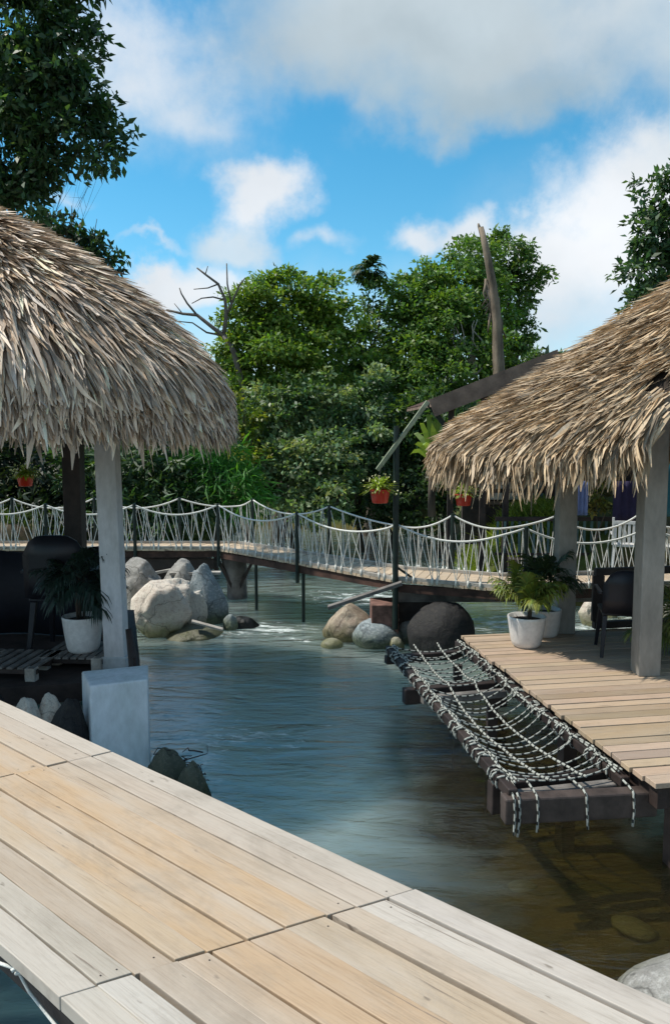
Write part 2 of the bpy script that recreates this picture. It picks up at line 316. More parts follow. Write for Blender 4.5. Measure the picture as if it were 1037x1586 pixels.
# silt: thick in the stream, clear over the shallows by the near bank, plus painted shade under the net
clear = mth(nt, 'ADD', mth(nt, 'MAXIMUM', blob(2.4, 4.3, 2.9, 2.6), blob(1.7, 7.0, 1.45, 3.2)), mth(nt, 'MULTIPLY', mth(nt, 'SUBTRACT', wa, .5), .7))  # second blob paints dark shade into the water under the rope net
clear_netshade = nd(nt, 'MapRange', {0: clear, 1: 0., 2: .5}).outputs[0]; clear = mth(nt, 'ADD', mth(nt, 'MULTIPLY', clear_netshade, .55), .03)
far_ = nd(nt, 'MapRange', {0: mth(nt, 'ADD', sp.outputs[1], mth(nt, 'MULTIPLY', wa, 6.)), 1: 6.2, 2: 10.5}).outputs[0]
turb = mixc(nt, far_, (.046, .072, .086), (.235, .325, .30)); turb = mixc(nt, mth(nt, 'MULTIPLY', ramp(nt, wb, [(.35, 0), (.7, .5)]), mth(nt, 'ADD', mth(nt, 'MULTIPLY', far_, .9), .1)), turb, (.19, .265, .25))
shal = nd(nt, 'MapRange', {0: mth(nt, 'ADD', blob(-1.6, 10.6, 1.8, 1.4), mth(nt, 'SUBTRACT', wa, .5)), 1: .1, 2: .8, 4: .6}).outputs[0]
turb = mixc(nt, shal, turb, (.13, .12, .08)); turb = mixc(nt, clear_netshade, turb, (.036, .032, .014))  # last dark tone colours the shallows and the painted shade under the net
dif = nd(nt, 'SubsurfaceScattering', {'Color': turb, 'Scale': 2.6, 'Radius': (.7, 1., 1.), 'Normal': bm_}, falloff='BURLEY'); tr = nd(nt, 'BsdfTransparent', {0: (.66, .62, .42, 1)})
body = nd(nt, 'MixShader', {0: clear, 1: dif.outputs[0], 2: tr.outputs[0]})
fr = nd(nt, 'Fresnel', {'IOR': 1.33, 'Normal': bm_}); gl = nd(nt, 'BsdfGlossy', {0: (.95, .97, 1, 1), 'Roughness': .16, 'Normal': bm_})
surf = nd(nt, 'MixShader', {0: mth(nt, 'MULTIPLY', fr.outputs[0], 2.2, True), 1: body.outputs[0], 2: gl.outputs[0]})
fo = blob(-1.1, 12.9, 1.3, .8)
for q in ((2.9, 13.3, 1.5, 1.2), (4.3, 12.9, 1.6, 1.), (-.4, 12.15, .5, .3), (-2.1, 12.55, 1.2, .35), (.7, 15.5, 2.2, 1.6), (5.6, 13.2, 1.5, 1.5), (-1.0, 8.1, 1.2, .6)): fo = mth(nt, 'MAXIMUM', fo, blob(*q))
fn = nz(nt, nd(nt, 'Mapping', {0: pos, 2: (0, 0, .2), 3: (.8, 2.4, 1)}).outputs[0], 3.2, 7, .65, 1.2)
fo = nd(nt, 'MapRange', {0: mth(nt, 'ADD', mth(nt, 'MULTIPLY', fo, .5), mth(nt, 'MULTIPLY', mth(nt, 'SUBTRACT', fn, .56), 2.6)), 1: .24, 2: .52, 3: 0., 4: .92}).outputs[0]
foam = nd(nt, 'BsdfDiffuse', {0: (.62, .68, .66, 1), 'Normal': bm_})
fin = nd(nt, 'MixShader', {0: fo, 1: surf.outputs[0], 2: foam.outputs[0]}); nt.links.new(fin.outputs[0], out.inputs[0])
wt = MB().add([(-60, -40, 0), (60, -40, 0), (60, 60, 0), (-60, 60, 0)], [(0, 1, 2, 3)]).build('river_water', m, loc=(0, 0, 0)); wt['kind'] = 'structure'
# ------------------------------------------------------------------ near boardwalk (local x runs along the planks)
A = onz(175, 1163, 1.6); B = onz(920, 1503, 1.6); du = B-A; ang = math.atan2(du[1], du[0]); Ud = du/np.linalg.norm(du); Nd = np.array([Ud[1], -Ud[0], 0])
bw = thing('boardwalk', A, 'sunlit pale plank boardwalk with white weathered edges in front of the river', 'boardwalk'); bw.rotation_euler[2] = ang
def loc_uv(u, n, z): return (u, -n, z)
edges = [0, .106, .218, .320, .462, .586, .705, .800, .915, 1.015, 1.115]
tints = [(0.479, 0.419, 0.35), (0.437, 0.363, 0.289), (0.445, 0.347, 0.25), (0.458, 0.322, 0.197), (0.462, 0.326, 0.201), (0.454, 0.322, 0.197), (0.445, 0.339, 0.228), (0.395, 0.311, 0.228), (0.42, 0.372, 0.304), (0.462, 0.415, 0.353)]
tints2 = [(0.487, 0.435, 0.38), (0.487, 0.435, 0.372), (0.462, 0.372, 0.281), (0.445, 0.347, 0.243), (0.454, 0.322, 0.204), (0.458, 0.322, 0.201), (0.428, 0.322, 0.224), (0.42, 0.339, 0.258), (0.462, 0.423, 0.368), (0.47, 0.428, 0.365)]
def seam(k, n): return (-.005-.24*n) if k == 0 else (1.885-.42*n)
mb = MB(); rr = random.Random(3); gap = .0032
sections = [(-4.5, 0), (0, 1), (1, 3.9)]
for si in range(3):
    for i in range(10):
        n0, n1 = edges[i]+gap, edges[i+1]-gap
        sh = 0 if si < 2 else rr.uniform(-.008, .008)
        n0 += sh*(i > 0); n1 += sh*(i < 9)
        e0 = (lambda n: -4.5) if si == 0 else (lambda n, k=si-1: seam(k, n)+.002)
        e1 = (lambda n: 3.9) if si == 2 else (lambda n, k=si: seam(k, n)-.002)
        j0, j1 = rr.uniform(-.002, .006), rr.uniform(-.006, .002); dz = rr.uniform(-.004, .004); t = (tints if si < 2 else tints2)[i]
        k = rr.uniform(.93, 1.05); t = tuple(x*k for x in t)
        N = 14; bot = []; top = []
        # long planks with slightly wandering edges
        for side_, nn in ((0, n0), (1, n1)):
            L = []
            for a_ in range(N+1):
                u = e0(nn)+j0+(e1(nn)+j1-e0(nn)-j0)*a_/N; L.append((u, nn+rr.uniform(-.0016, .0016)))
            (bot if side_ == 0 else top).append(L)
        L0, L1 = bot[0], top[0]; vs = []; fs = []
        for a_ in range(N+1):
            for (u, n_), z in ((L0[a_], 0), (L1[a_], 0), (L1[a_], -.045), (L0[a_], -.045)): vs.append(loc_uv(u, n_, z+dz))
        for a_ in range(N):
            b_ = a_*4
            for c_ in range(4): fs.append((b_+c_, b_+4+c_, b_+4+(c_+1) % 4, b_+(c_+1) % 4))
        fs += [(0, 1, 2, 3), (N*4+3, N*4+2, N*4+1, N*4)]
        mb.add(vs, fs, t, 0, (rr.uniform(0, 40), rr.uniform(0, 40), rr.uniform(0, 9)))
        for sgn in (0, 1):                                   # nail heads beside the joints
            if (si == 0 and sgn == 0) or (si == 2 and sgn == 1): continue
            for fr_ in (.25, .75):
                if rr.random() < .8: continue
                n_ = n0+(n1-n0)*fr_; u = (e1(n_)-.045) if sgn == 1 else (e0(n_)+.045)
                u += rr.uniform(-.012, .012); c_ = loc_uv(u, n_, dz); r_ = .0032
                mb.add([(c_[0]+r_*math.cos(t_*1.047), c_[1]+r_*math.sin(t_*1.047), c_[2]+.0012) for t_ in range(6)], [tuple(range(6))], (.05, .04, .04), 1)
o = mb.build('decking', [M['deck'], M['darkwood']], loc=(0, 0, 0), bevel=.003); o.parent = bw
mb = MB()
for n_ in (.12, .55, 1.0): mb.box(-4.4, 3.8, -n_-.04, -n_+.04, -.20, -.053)
for u in np.arange(-4, 3.8, .9): mb.box(u-.03, u+.03, -1.07, -.03, -.33, -.203)
o = mb.build('joist', M['darkwood'], loc=(0, 0, 0)); o.parent = bw
for u in (-3.6, -1.2, 1.2, 3.4):
    for n_ in (.12, 1.0):
        if u == 1.2 and n_ == .12: continue
        o = MB().box(u-.07, u+.07, -n_-.07, -n_+.07, -2.3, -.335).build('support_post', M['darkwood'], loc=(0, 0, 0)); o.parent = bw
# white cord tied under the near edge
def sag(a, b, s, n=14):
    a = np.array(a, float); b = np.array(b, float); t = np.linspace(0, 1, n+1)[:, None]; p = a+(b-a)*t; p[:, 2] -= (4*s*t*(1-t))[:, 0]; return p
e = [onz(-40, 1468, 1.52), onz(0, 1492, 1.535), onz(27, 1501, 1.545), onz(45, 1535, 1.46), onz(88, 1590, 1.40), onz(110, 1640, 1.36)]
tag(MB().tube(e, .0055, 8).tube([e[2]+np.array(q) for q in ((-.014, -.01, .0), (.008, .006, .012), (.014, -.004, -.012), (-.006, .004, -.016))], .0075, 6).build('cord', M['whiterope'], smooth=True), 'thin white cord knotted under the boardwalk edge', 'cord')
# ------------------------------------------------------------------ ribbons for the thatch
def thatch(root, name, apex, eave, gfun, count, mats, wid, L, tint, seed, hang, keep=None, focus=None):
    """eave: list of (x, y, z) round the roof; gfun(h): height share left at h (0 apex .. 1 eave)"""
    r = np.random.default_rng(seed); ev = np.array(eave, float); ap = np.array(apex, float)
    an = np.unwrap(np.arctan2(ev[:, 1]-ap[1], ev[:, 0]-ap[0])); order = np.argsort(an); an = an[order]; ev = ev[order]
    an3 = np.concatenate([an-2*np.pi, an, an+2*np.pi]); ev3 = np.concatenate([ev, ev, ev])
    def surf(a, h):
        a = (a-an[0]) % (2*np.pi)+an[0]
        e_ = np.stack([np.interp(a, an3, ev3[:, k]) for k in range(3)], -1)
        p = ap+(e_-ap)*np.minimum(h, 1)[..., None]; p[..., 2] = e_[..., 2]+(ap[2]-e_[..., 2])*gfun(np.minimum(h, 1))
        return p
    # under-layer
    na, nh = 144, 27; A_, H_ = np.meshgrid(np.linspace(0, 2*np.pi, na, endpoint=False), np.linspace(.01, .93, nh)); P = surf(A_, H_); P[..., 2] -= .05
    V = np.concatenate([P.reshape(-1, 3), (P-np.array([0, 0, .10])).reshape(-1, 3)]); ii = np.arange(na*nh).reshape(nh, na); jj = np.roll(ii, -1, 1); F = []
    ok = np.ones((nh, na), bool)
    if keep is not None: ok = keep(P, H_-.10)
    for i in range(nh-1):
        for j in range(na):
            j2 = (j+1) % na
            if not (ok[i, j] and ok[i+1, j] and ok[i, j2] and ok[i+1, j2]): continue
            F += [(ii[i, j], jj[i, j], jj[i+1, j], ii[i+1, j]), tuple(reversed([x+na*nh for x in (ii[i, j], jj[i, j], jj[i+1, j], ii[i+1, j])]))]
    for j in range(na):
        if ok[nh-1, j] and ok[nh-1, (j+1) % na]: F.append((ii[nh-1, j], jj[nh-1, j], jj[nh-1, j]+na*nh, ii[nh-1, j]+na*nh))
    npmesh('roof_lining', V, F, np.ones((len(V), 3)), M['thatchbase'], root)
    # ribbons
    n = int(count); a = r.uniform(0, 2*np.pi, n)
    if focus is not None:
        m_ = r.random(n) < .75; a[m_] = r.uniform(focus[0], focus[1], m_.sum())
    h0 = np.sqrt(r.uniform(.0, 1.0, n))*1.0-.06; h0 = np.clip(h0, .015, .93)
    fringe = r.random(n) < .27; h0[fringe] = r.uniform(.84, .985, fringe.sum())
    e1 = surf(a, np.ones(n)); slope = np.linalg.norm(e1-ap, axis=1)
    Ls = L*r.uniform(.6, 1.35, n); Ls[fringe] *= 1.05; K = 5; rows = []; Ls = np.minimum(Ls, np.maximum((1-h0)*slope, 0)+hang*r.uniform(.35, 1.1, n)*np.where(r.random(n) < .1, 1.35, 1))
    sk = r.normal(0, .17, n); clump = np.sin(a*37+h0*19)*.05+np.sin(a*91+2)*.03
    lift0 = r.uniform(.0, .05, n); liftt = r.uniform(.01, .16, n)*np.clip(L/.6, .7, 1.2)
    tang = np.stack([-np.sin(a), np.cos(a), np.zeros(n)], -1); rad = unit(np.stack([e1[:, 0]-ap[0], e1[:, 1]-ap[1], np.zeros(n)], -1))
    curl = r.normal(0, .05, n)
    for k in range(K):
        t = k/(K-1); d = Ls*t; h = h0+d/slope; over = np.maximum(h-1, 0)*slope
        p = surf(a, h)
        nrm = unit(rad*.75+np.array([0, 0, .7]))
        p = p+nrm*(lift0+liftt*t*t)[:, None]+tang*((sk+clump)*d+curl*t*t)[:, None]
        p = p+rad*(over*.04)[:, None]; p[:, 2] -= over
        rows.append(p)
    roll = r.normal(0, .6, n); wv_ = unit(tang*np.cos(roll)[:, None]+unit(rad*.75+np.array([0, 0, .7]))*np.sin(roll)[:, None])
    ws = wid*r.uniform(.5, 1.4, n)*np.where(fringe, 1.45, 1); V = []; prof = [.75, 1., .95, .75, .12]
    for k in range(K): V += [rows[k]-wv_*(ws*prof[k]/2)[:, None], rows[k]+wv_*(ws*prof[k]/2)[:, None]]
    V = np.stack(V, 1)
    if keep is not None:
        tip = rows[-1]; mid = rows[2]; good = keep(tip, h0+Ls/slope) & keep(mid, h0+Ls*.5/slope); V = V[good]; a = a[good]
    n = len(V); b = np.arange(n)*2*K; F = np.concatenate([np.stack([b+2*k, b+2*k+1, b+2*k+3, b+2*k+2], -1) for k in range(K-1)])
    t0 = np.array(tint); val = r.uniform(.55, 1.18, n)*np.where(r.random(n) < .24, .36, 1)*np.where(r.random(n) < .12, 1.25, 1); hue = r.normal(0, 1, n)
    c = t0[None]*val[:, None]*(1+hue[:, None]*np.array([.03, .0, -.05])[None]); C = np.repeat(np.clip(c, 0, .85), 2*K, 0)
    return npmesh(name, V.reshape(-1, 3), F, C, mats, root)
# ------------------------------------------------------------------ left hut
def prof_left(h):
    return np.interp(h, [0, .07, .14, .375, .61, .77, .91, .965, 1.0], [1., .965, .92, .785, .605, .455, .275, .19, .10])
lh = thing('thatched_hut', (-4.3, 9, .66), 'round hut with shaggy grey thatch roof and pale post, beside the white concrete block', 'hut')
ring = [(-4.3+3.0*math.cos(t), 9+3.0*math.sin(t), 3.30+.05*math.sin(3*t)) for t in np.linspace(-math.pi, math.pi, 40, endpoint=False)]
thatch(lh, 'thatch_roof', (-4.3, 9, 5.9), ring, prof_left, 22000, M['straw'], .044, .78, (.80, .635, .48), 11, .5, focus=(-2.6, .9))
cc = onz(177, 1018, .8); colx, coly = cc[0]+.0, cc[1]+.115
def column(parent, x, y, wdt, z0, z1, lean=0, m_='colpaint'):
    h = wdt/2; q = [(-h, -h), (h, -h), (h, h), (-h, h)]
    return MB().hexa([(x+a, y+b, z0) for a, b in q], [(x+a+lean, y+b, z1) for a, b in q]).build('column', M[m_], parent, bevel=.012)
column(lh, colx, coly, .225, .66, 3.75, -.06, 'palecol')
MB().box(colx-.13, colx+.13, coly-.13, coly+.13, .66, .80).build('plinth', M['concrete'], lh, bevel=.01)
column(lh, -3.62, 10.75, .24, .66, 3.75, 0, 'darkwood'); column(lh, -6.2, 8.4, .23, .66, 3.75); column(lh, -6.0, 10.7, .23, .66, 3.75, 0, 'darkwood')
mb = MB()
pts = [(-2.55, 8.48), (-3.62, 10.75), (-6.0, 10.7), (-6.2, 8.4)]
for i in range(4): mb.beam((*pts[i], 3.45), (*pts[(i+1) % 4], 3.45), .12, .16)
mb.build('ring_beam', M['darkwood'], lh)
mb = MB()
for t in np.linspace(0, 2*math.pi, 16, endpoint=False):
    mb.beam((-4.3+2.7*math.cos(t), 9+2.7*math.sin(t), 3.83), (-4.3+.2*math.cos(t), 9+.2*math.sin(t), 5.75), .06, .08)
mb.build('rafter', M['darkwood'], lh)
# hut platform
pl = thing('platform', (-4.3, 9, 0), 'dark concrete platform carrying the left hut over the rocks', 'platform')
f0, f1 = onz(213, 1052, .66), onz(-60, 1068, .66)
q = [(f1[0]-3, f1[1]-.35), (f1[0], f1[1]), (f0[0], f0[1]), (-2.25, 8.75), (-3.0, 11.4), (-8, 11.6)]
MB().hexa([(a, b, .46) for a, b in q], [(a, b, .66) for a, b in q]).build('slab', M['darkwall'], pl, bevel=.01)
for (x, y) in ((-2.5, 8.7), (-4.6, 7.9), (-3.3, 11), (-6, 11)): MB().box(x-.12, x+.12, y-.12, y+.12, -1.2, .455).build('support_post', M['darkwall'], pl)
# white block
bl = MB(); q0 = ond(139, 1062, 7.2); q1 = ond(229, 1055, 7.32)
w_ = q1-q0; sdv = np.array([w_[0], w_[1], 0])/np.hypot(w_[0], w_[1]); bk = np.array([-sdv[1], sdv[0], 0])
base = [q0[:2], q1[:2], (q1+bk*.5)[:2], (q0+bk*.5+sdv*-.12)[:2]]
bl.hexa([(p[0], p[1], -1.1) for p in base], [(p[0], p[1], z) for p, z in zip(base, (.855, .885, .885, .86))])
bo = bl.build('concrete_block', M['block'], bevel=.018); tag(bo, 'pale blue-grey square concrete block standing in water beside the boardwalk', 'block')
# pallets
def pallet(c0, ang_, L, Wd, label, nsl=7):
    r = thing('slatted_bench', (c0[0], c0[1], .66), label, 'bench', 'low slatted benches under the left hut'); r.rotation_euler[2] = ang_
    mb = MB()
    for i in range(nsl): x = -L/2+.05+i*(L-.1)/(nsl-1); mb.box(x-.032, x+.032, -Wd/2, Wd/2, .125, .147)
    o = mb.build('slats', M['greywood'], loc=(0, 0, 0)); o.parent = r
    for y in (-Wd/2+.05, 0, Wd/2-.05):
        o = MB().box(-L/2, L/2, y-.025, y+.025, .072, .122).build('rail', M['darkwood'], loc=(0, 0, 0)); o.parent = r
    for x in (-L/2+.06, L/2-.06):
        for y in (-Wd/2+.04, Wd/2-.06):
            o = MB().box(x-.055, x+.055, y-.05, y+.05, 0, .142).build('foot', M['palewood'], loc=(0, 0, 0), bevel=.006); o.parent = r
            o.scale = (1, 1, 1)
p1 = onz(122, 1012, .8); pallet((p1[0]-.02, p1[1]+.16), -.06, .72, .7, 'grey slatted bench carrying the white potted palm in the hut shade', 8)
p2 = onz(20, 1028, .8); pallet((p2[0]-.05, p2[1]+.2), -.1, .8, .7, 'empty grey slatted bench in the deep shade left of the potted palm', 7)
# dark post beside column
mb = MB(); a = onz(196, 1040, .8)
tag(MB().tube([(a[0]+.10, a[1]-.1, .2), (a[0]+.06, a[1]+.1, .8), (a[0]-.02, a[1]+.2, 1.2)], [.09, .06, .035], 8).tube([(a[0]+.17, a[1]-.15, .3), (a[0]+.09, a[1], .95)], [.05, .03], 7).build('driftwood_stump', M['darkwood'], smooth=True), 'dark driftwood stump leaning at the foot of the left hut column', 'driftwood')
# dark navy screen
mb = MB(); xs = np.linspace(-8.5, -2.85, 30); vs = []
for i, x in enumerate(xs):
    for z in (.67, 1.2, 1.78): vs.append((x, 9.9+.06*math.sin(i*.9)+.02*math.sin(z*7+i), z-(.05*math.sin(i*.6) if z > 1.5 else 0)))
fs = [(i*3+j, i*3+3+j, i*3+4+j, i*3+1+j) for i in range(29) for j in range(2)]
o = mb.add(vs, fs).build('navy_screen', M['navysheet'], smooth=True); sd = o.modifiers.new('s', 'SOLIDIFY'); sd.thickness = .012
tag(o, 'dark navy screen hanging along the back of the left hut', 'screen')
# dark chair in the hut
def chair(loc, rz, label, mkey, scale=1., round_back=False, group=None, slats=False):
    r = thing('chair', loc, label, 'chair', group); r.rotation_euler[2] = rz; r.scale = (scale,)*3
    def put(mb, nm, bv=.012): o = mb.build(nm, M[mkey], loc=(0, 0, 0), bevel=bv); o.parent = r
    put(MB().box(-.23, .23, -.23, .22, .42, .455), 'seat')
    if slats:
        mb = MB(); mb.box(-.24, .24, .225, .255, .84, .90)
        for x in np.linspace(-.2, .2, 6): mb.box(x-.024, x+.024, .23, .25, .5, .838)
        for x in (-.235, .235): mb.box(x-.02, x+.02, .224, .256, .456, .96)
        put(mb, 'backrest', .004)
    else:
        xs = np.linspace(-.23, .23, 9); zs = [.46, .6, .75, .9] if not round_back else [.46, .6, .78, .94]
        vs = []; n = len(xs)
        for x in xs:
            for z in zs:
                tp = (1-(abs(x)/.23)**4*.16) if z > .85 else 1
                vs.append((x, .22+.04*(z-.46)/.46+.05*(1-(x/.23)**2), z*tp))
        mb = MB().add(vs, [(i*4+j, i*4+4+j, i*4+5+j, i*4+1+j) for i in range(n-1) for j in range(3)])
        o = mb.build('backrest', M[mkey], loc=(0, 0, 0), smooth=True); o.parent = r; s = o.modifiers.new('s', 'SOLIDIFY'); s.thickness = .03
    for sx_ in (-1, 1):
        for sy_, z1 in ((-1, .418), (1, .418)):
            put(MB().hexa([(sx_*.23+a, sy_*.22+b+.03*sy_, 0) for a, b in ((-.016, -.016), (.016, -.016), (.016, .016), (-.016, .016))], [(sx_*.2+a, sy_*.18+b, z1) for a, b in ((-.022, -.022), (.022, -.022), (.022, .022), (-.022, .022))]), 'leg', .004)
        put(MB().box(sx_*.255-.02, sx_*.255+.02, -.2, .24, .64, .665), 'armrest', .006)
    return r
pc = ond(108, 950, 9.2); chair((pc[0], pc[1], .66), math.pi, 'dark round-backed chair in the shade behind the left potted palm', 'black', 1.55, True)
# ------------------------------------------------------------------ plants in pots
def frond(mb, base, az, el, Lf, droop, nl, ll, wd, col, r):
    d = np.array([math.cos(az)*math.cos(el), math.sin(az)*math.cos(el), math.sin(el)]); pts = []; p = np.array(base, float)
    for i in range(9):
        pts.append(p.copy()); d = d+np.array([0, 0, -droop/9]); d = d/np.linalg.norm(d); p = p+d*Lf/8
    mb.tube(pts, [.006*(1-i/10) for i in range(9)], 5, tuple(x*.8 for x in col), 0)
    for i in range(nl):
        t = .22+.78*i/(nl-1); k = t*8; j = min(int(k), 7); q = pts[j]+(pts[j+1]-pts[j])*(k-j); dd = unit(pts[j+1]-pts[j])
        sd_ = np.cross(dd, [0, 0, 1]); sd_ = unit(sd_) if np.linalg.norm(sd_) > .05 else np.array([1., 0, 0])
        for s in (-1, 1):
            dl = unit(sd_*s*(1-.55*t)+dd*(.55+.5*t)+np.array([0, 0, r.uniform(-.25, .25)])); l_ = ll*(.55+.9*math.sin(math.pi*min(1, t*.85+.12)))*r.uniform(.8, 1.15)
            up_ = unit(np.cross(dl, sd_*s)+np.array([0, 0, .4])); ws_ = unit(np.cross(dl, up_))*wd/2
            m1 = q+dl*l_*.45+np.array([0, 0, .012]); m2 = q+dl*l_*.8-np.array([0, 0, .03*l_/ll]); e_ = q+dl*l_-np.array([0, 0, .09*l_/ll])
            c = tuple(np.array(col)*r.uniform(.6, 1.35)*np.array([r.uniform(.85, 1.3), 1, 1]))
            mb.add([q-ws_*.4, q+ws_*.4, m1+ws_, m1-ws_, m2+ws_*.7, m2-ws_*.7, e_], [(0, 1, 2, 3), (3, 2, 4, 5), (5, 4, 6)], c)
def potted_palm(c, pr, ph, br, label, nf, Lf, seed, col, stemh=.1, rounded=True, group='palms in white pots', el=(.5, 1.35), ll=.2):
    r = random.Random(seed); root = thing('potted_palm', c, label, 'potted plant', group)
    pf = [(0, 0), (br*.92, 0), (br, .012)]+[(br+(pr-br)*(t**(.6 if rounded else 1.)), ph*t) for t in np.linspace(.1, 1, 9)]+[(pr-.004, ph+.006), (pr-.022, ph+.004), (pr-.028, ph-.05), (0, ph-.05)]
    MB().lathe(c, pf, 40).build('pot', M['ceramic'], root, smooth=True)
    MB().lathe(c, [(pr-.032, ph-.045), (pr*.5, ph-.03), (0, ph-.025)], 24).build('soil', M['soil'], root, smooth=True)
    st = MB(); fm = MB()
    for i in range(3):
        a = r.uniform(0, 6.28); st.tube([(c[0]+.05*math.cos(a), c[1]+.05*math.sin(a), c[2]+ph-.04), (c[0]+.07*math.cos(a), c[1]+.07*math.sin(a), c[2]+ph+stemh)], [.016, .011], 7)
    st.build('stem', M['bark'], root, smooth=True)
    for i in range(nf):
        a = i*2.4+r.uniform(-.3, .3); e_ = r.uniform(*el); b_ = (c[0]+.05*math.cos(a), c[1]+.05*math.sin(a), c[2]+ph+stemh*r.uniform(.5, 1))
        frond(fm, b_, a, e_, Lf*r.uniform(.7, 1.15), r.uniform(.5, 1.5), 17, ll, .024, col, r)
    fm.build('foliage', M['leafdull'], root); return root
c1 = onz(819, 1006, .8); c1[1] += .15
potted_palm(tuple(c1), .222, .355, .145, 'bright areca palm in a tapered white pot on the sunlit deck', 20, .42, 1, (.145, .195, .03), .16, ll=.19, el=(.75, 1.45))
c2 = onz(846, 988, .8); c2[1] += .12
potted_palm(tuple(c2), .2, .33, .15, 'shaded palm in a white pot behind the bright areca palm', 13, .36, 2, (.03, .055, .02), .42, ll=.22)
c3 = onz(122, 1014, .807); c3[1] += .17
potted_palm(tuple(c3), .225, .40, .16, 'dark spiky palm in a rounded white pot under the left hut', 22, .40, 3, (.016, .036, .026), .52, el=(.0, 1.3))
c4 = onz(1066, 1020, .8); potted_palm(tuple(c4), .2, .3, .14, 'palm in a white pot half out of frame right of the near column', 22, .62, 9, (.14, .18, .05), .05, el=(.1, 1.2))
# hanging baskets
def basket(c, r0, hang_to, label, seed):
    r = random.Random(seed); root = thing('hanging_planter', c, label, 'hanging planter', 'red hanging flower pots')
    MB().lathe(c, [(0, 0), (r0*.72, 0), (r0*.8, .01), (r0, r0*1.25), (r0*1.08, r0*1.25), (r0*1.08, r0*1.4), (r0*.95, r0*1.4), (r0*.9, r0*1.15), (0, r0*1.15)], 24).build('pot', M['red'], root, smooth=True)
    mb = MB(); top = Vector(hang_to)
    for k in range(3): t = 2.1*k; mb.tube([(c[0]+r0*math.cos(t), c[1]+r0*math.sin(t), c[2]+r0*1.4), top], .004, 5)
    mb.build('hanger', M['blackrope'], root)
    lf = MB(); fl = MB()
    for k in range(230):
        t = r.uniform(0, 6.28); e_ = r.uniform(-.2, 1.4); b_ = np.array([c[0], c[1], c[2]+r0*1.35]); d = np.array([math.cos(t)*math.cos(e_), math.sin(t)*math.cos(e_), math.sin(e_)*.8])
        p0 = b_+d*r0*.5; p1 = b_+d*r0*r.uniform(1.2, 2.4)+np.array([0, 0, -.04]); s = unit(np.cross(d, [.1, .2, 1]))*.016
        k_ = r.uniform(.5, 1.4); lf.add([p0, (p0+p1)/2+s+np.array([0, 0, .03]), p1, (p0+p1)/2-s+np.array([0, 0, .03])], [(0, 1, 2, 3)], (.28*k_, .38*k_, .06*k_))
        if k % 3 == 0:
            a_ = unit(np.array([r.uniform(-1, 1), r.uniform(-1, 1), r.uniform(-.3, 1)])); b2 = unit(np.cross(a_, [.3, .5, .8]))*.014; c2_ = unit(np.cross(a_, b2))*.014; q = p1+np.array([0, 0, .03])
            fl.add([q+b2, q+c2_, q-b2, q-c2_], [(0, 1, 2, 3)], (.75, .74, .45))
    o = lf.build('foliage', M['leafdull'], root); fl.build('blossom', M['flower'], root)
# ------------------------------------------------------------------ right deck
E0 = onz(712, 984, .8); E1 = onz(1012, 1215, .8); dv = (E0-E1); dv /= np.linalg.norm(dv); dr = np.array([dv[1], -dv[0], 0])   # dr points to the right
rd = thing('wooden_deck', E1, 'tan plank deck under the right thatched hut, sunlit at its edge', 'deck'); Ld = float(np.linalg.norm(E0-E1))
mb = MB(); r = random.Random(5); yy = 0.; rzd = math.atan2(dr[1], dr[0])
while yy < Ld:
    wd = r.uniform(.125, .15); wd = min(wd, Ld-yy)
    if wd < .05: break
    k = r.uniform(.66, 1.08); t = (.44*k, .325*k*r.uniform(.97, 1.03), .225*k*r.uniform(.92, 1.08)); dz = r.uniform(-.005, .004); x0 = r.uniform(-.028, .02); tw = r.uniform(-.004, .004)
    mb.hexa([(x0, yy+.005, dz-.04), (7.5, yy+.005, dz-.04), (7.5, yy+wd-.006, dz-.04), (x0+tw, yy+wd-.006, dz-.04)], [(x0, yy+.005, dz), (7.5, yy+.005, dz), (7.5, yy+wd-.006, dz), (x0+tw, yy+wd-.006, dz)], t, 0, (r.uniform(0, 50), r.uniform(0, 50), 0)); yy += wd
o = mb.build('decking', M['deck2'], loc=(0, 0, 0), bevel=.004); o.parent = rd; o.rotation_euler[2] = rzd
mb = MB().box(.05, .13, .03, Ld-.03, -.2, -.047).box(3, 3.1, .03, Ld-.03, -.2, -.047).box(.131, 7, .05, .14, -.2, -.047).box(.131, 7, Ld-.14, Ld-.05, -.2, -.047)
o = mb.build('edge_beam', M['darkwood'], loc=(0, 0, 0)); o.parent = rd; o.rotation_euler[2] = rzd
for (x, y) in ((.4, .3), (.4, 2.1), (.4, Ld-.3), (3, .3), (3, Ld-.3)):
    o = MB().box(x-.07, x+.07, y-.07, y+.07, -1.9, -.205).build('support_post', M['darkwood'], loc=(0, 0, 0)); o.parent = rd; o.rotation_euler[2] = rzd
# ------------------------------------------------------------------ right hut
rh = thing('thatched_hut', (6.2, 9.3, .8), 'wide hut with golden brown thatch and grey square columns on the right deck', 'hut')
eav = [(1.20, 9.5, 2.66), (1.30, 8.7, 2.60), (1.75, 8.0, 2.53), (2.3, 7.6, 2.58), (2.75, 7.4, 2.70), (3.0, 7.35, 2.77), (3.4, 7.3, 2.86), (5, 7.0, 2.95), (7, 7.0, 2.9), (9.5, 7.5, 2.75), (10.5, 9.3, 2.7), (9.5, 10.7, 2.7), (6.5, 10.9, 2.7), (3.5, 10.7, 2.7), (1.8, 10.3, 2.7)]
nc = onz(1005, 1050, .8); ncx, ncy = nc[0]+.015, nc[1]+.15; fc = onz(877, 983, .8); fcx, fcy = fc[0], fc[1]+.13
def keepf(P, H): return ~((np.abs(P[..., 0]-(ncx-.07)) < .13) & (P[..., 1] < ncy+.3) & (np.asarray(H) > .79))
def prof_right(h): return np.interp(h, [0, .1, .4, .7, .85, .94, 1.], [1., .92, .635, .355, .235, .155, .08])
eav = [(x, y, z+.08) for x, y, z in eav]
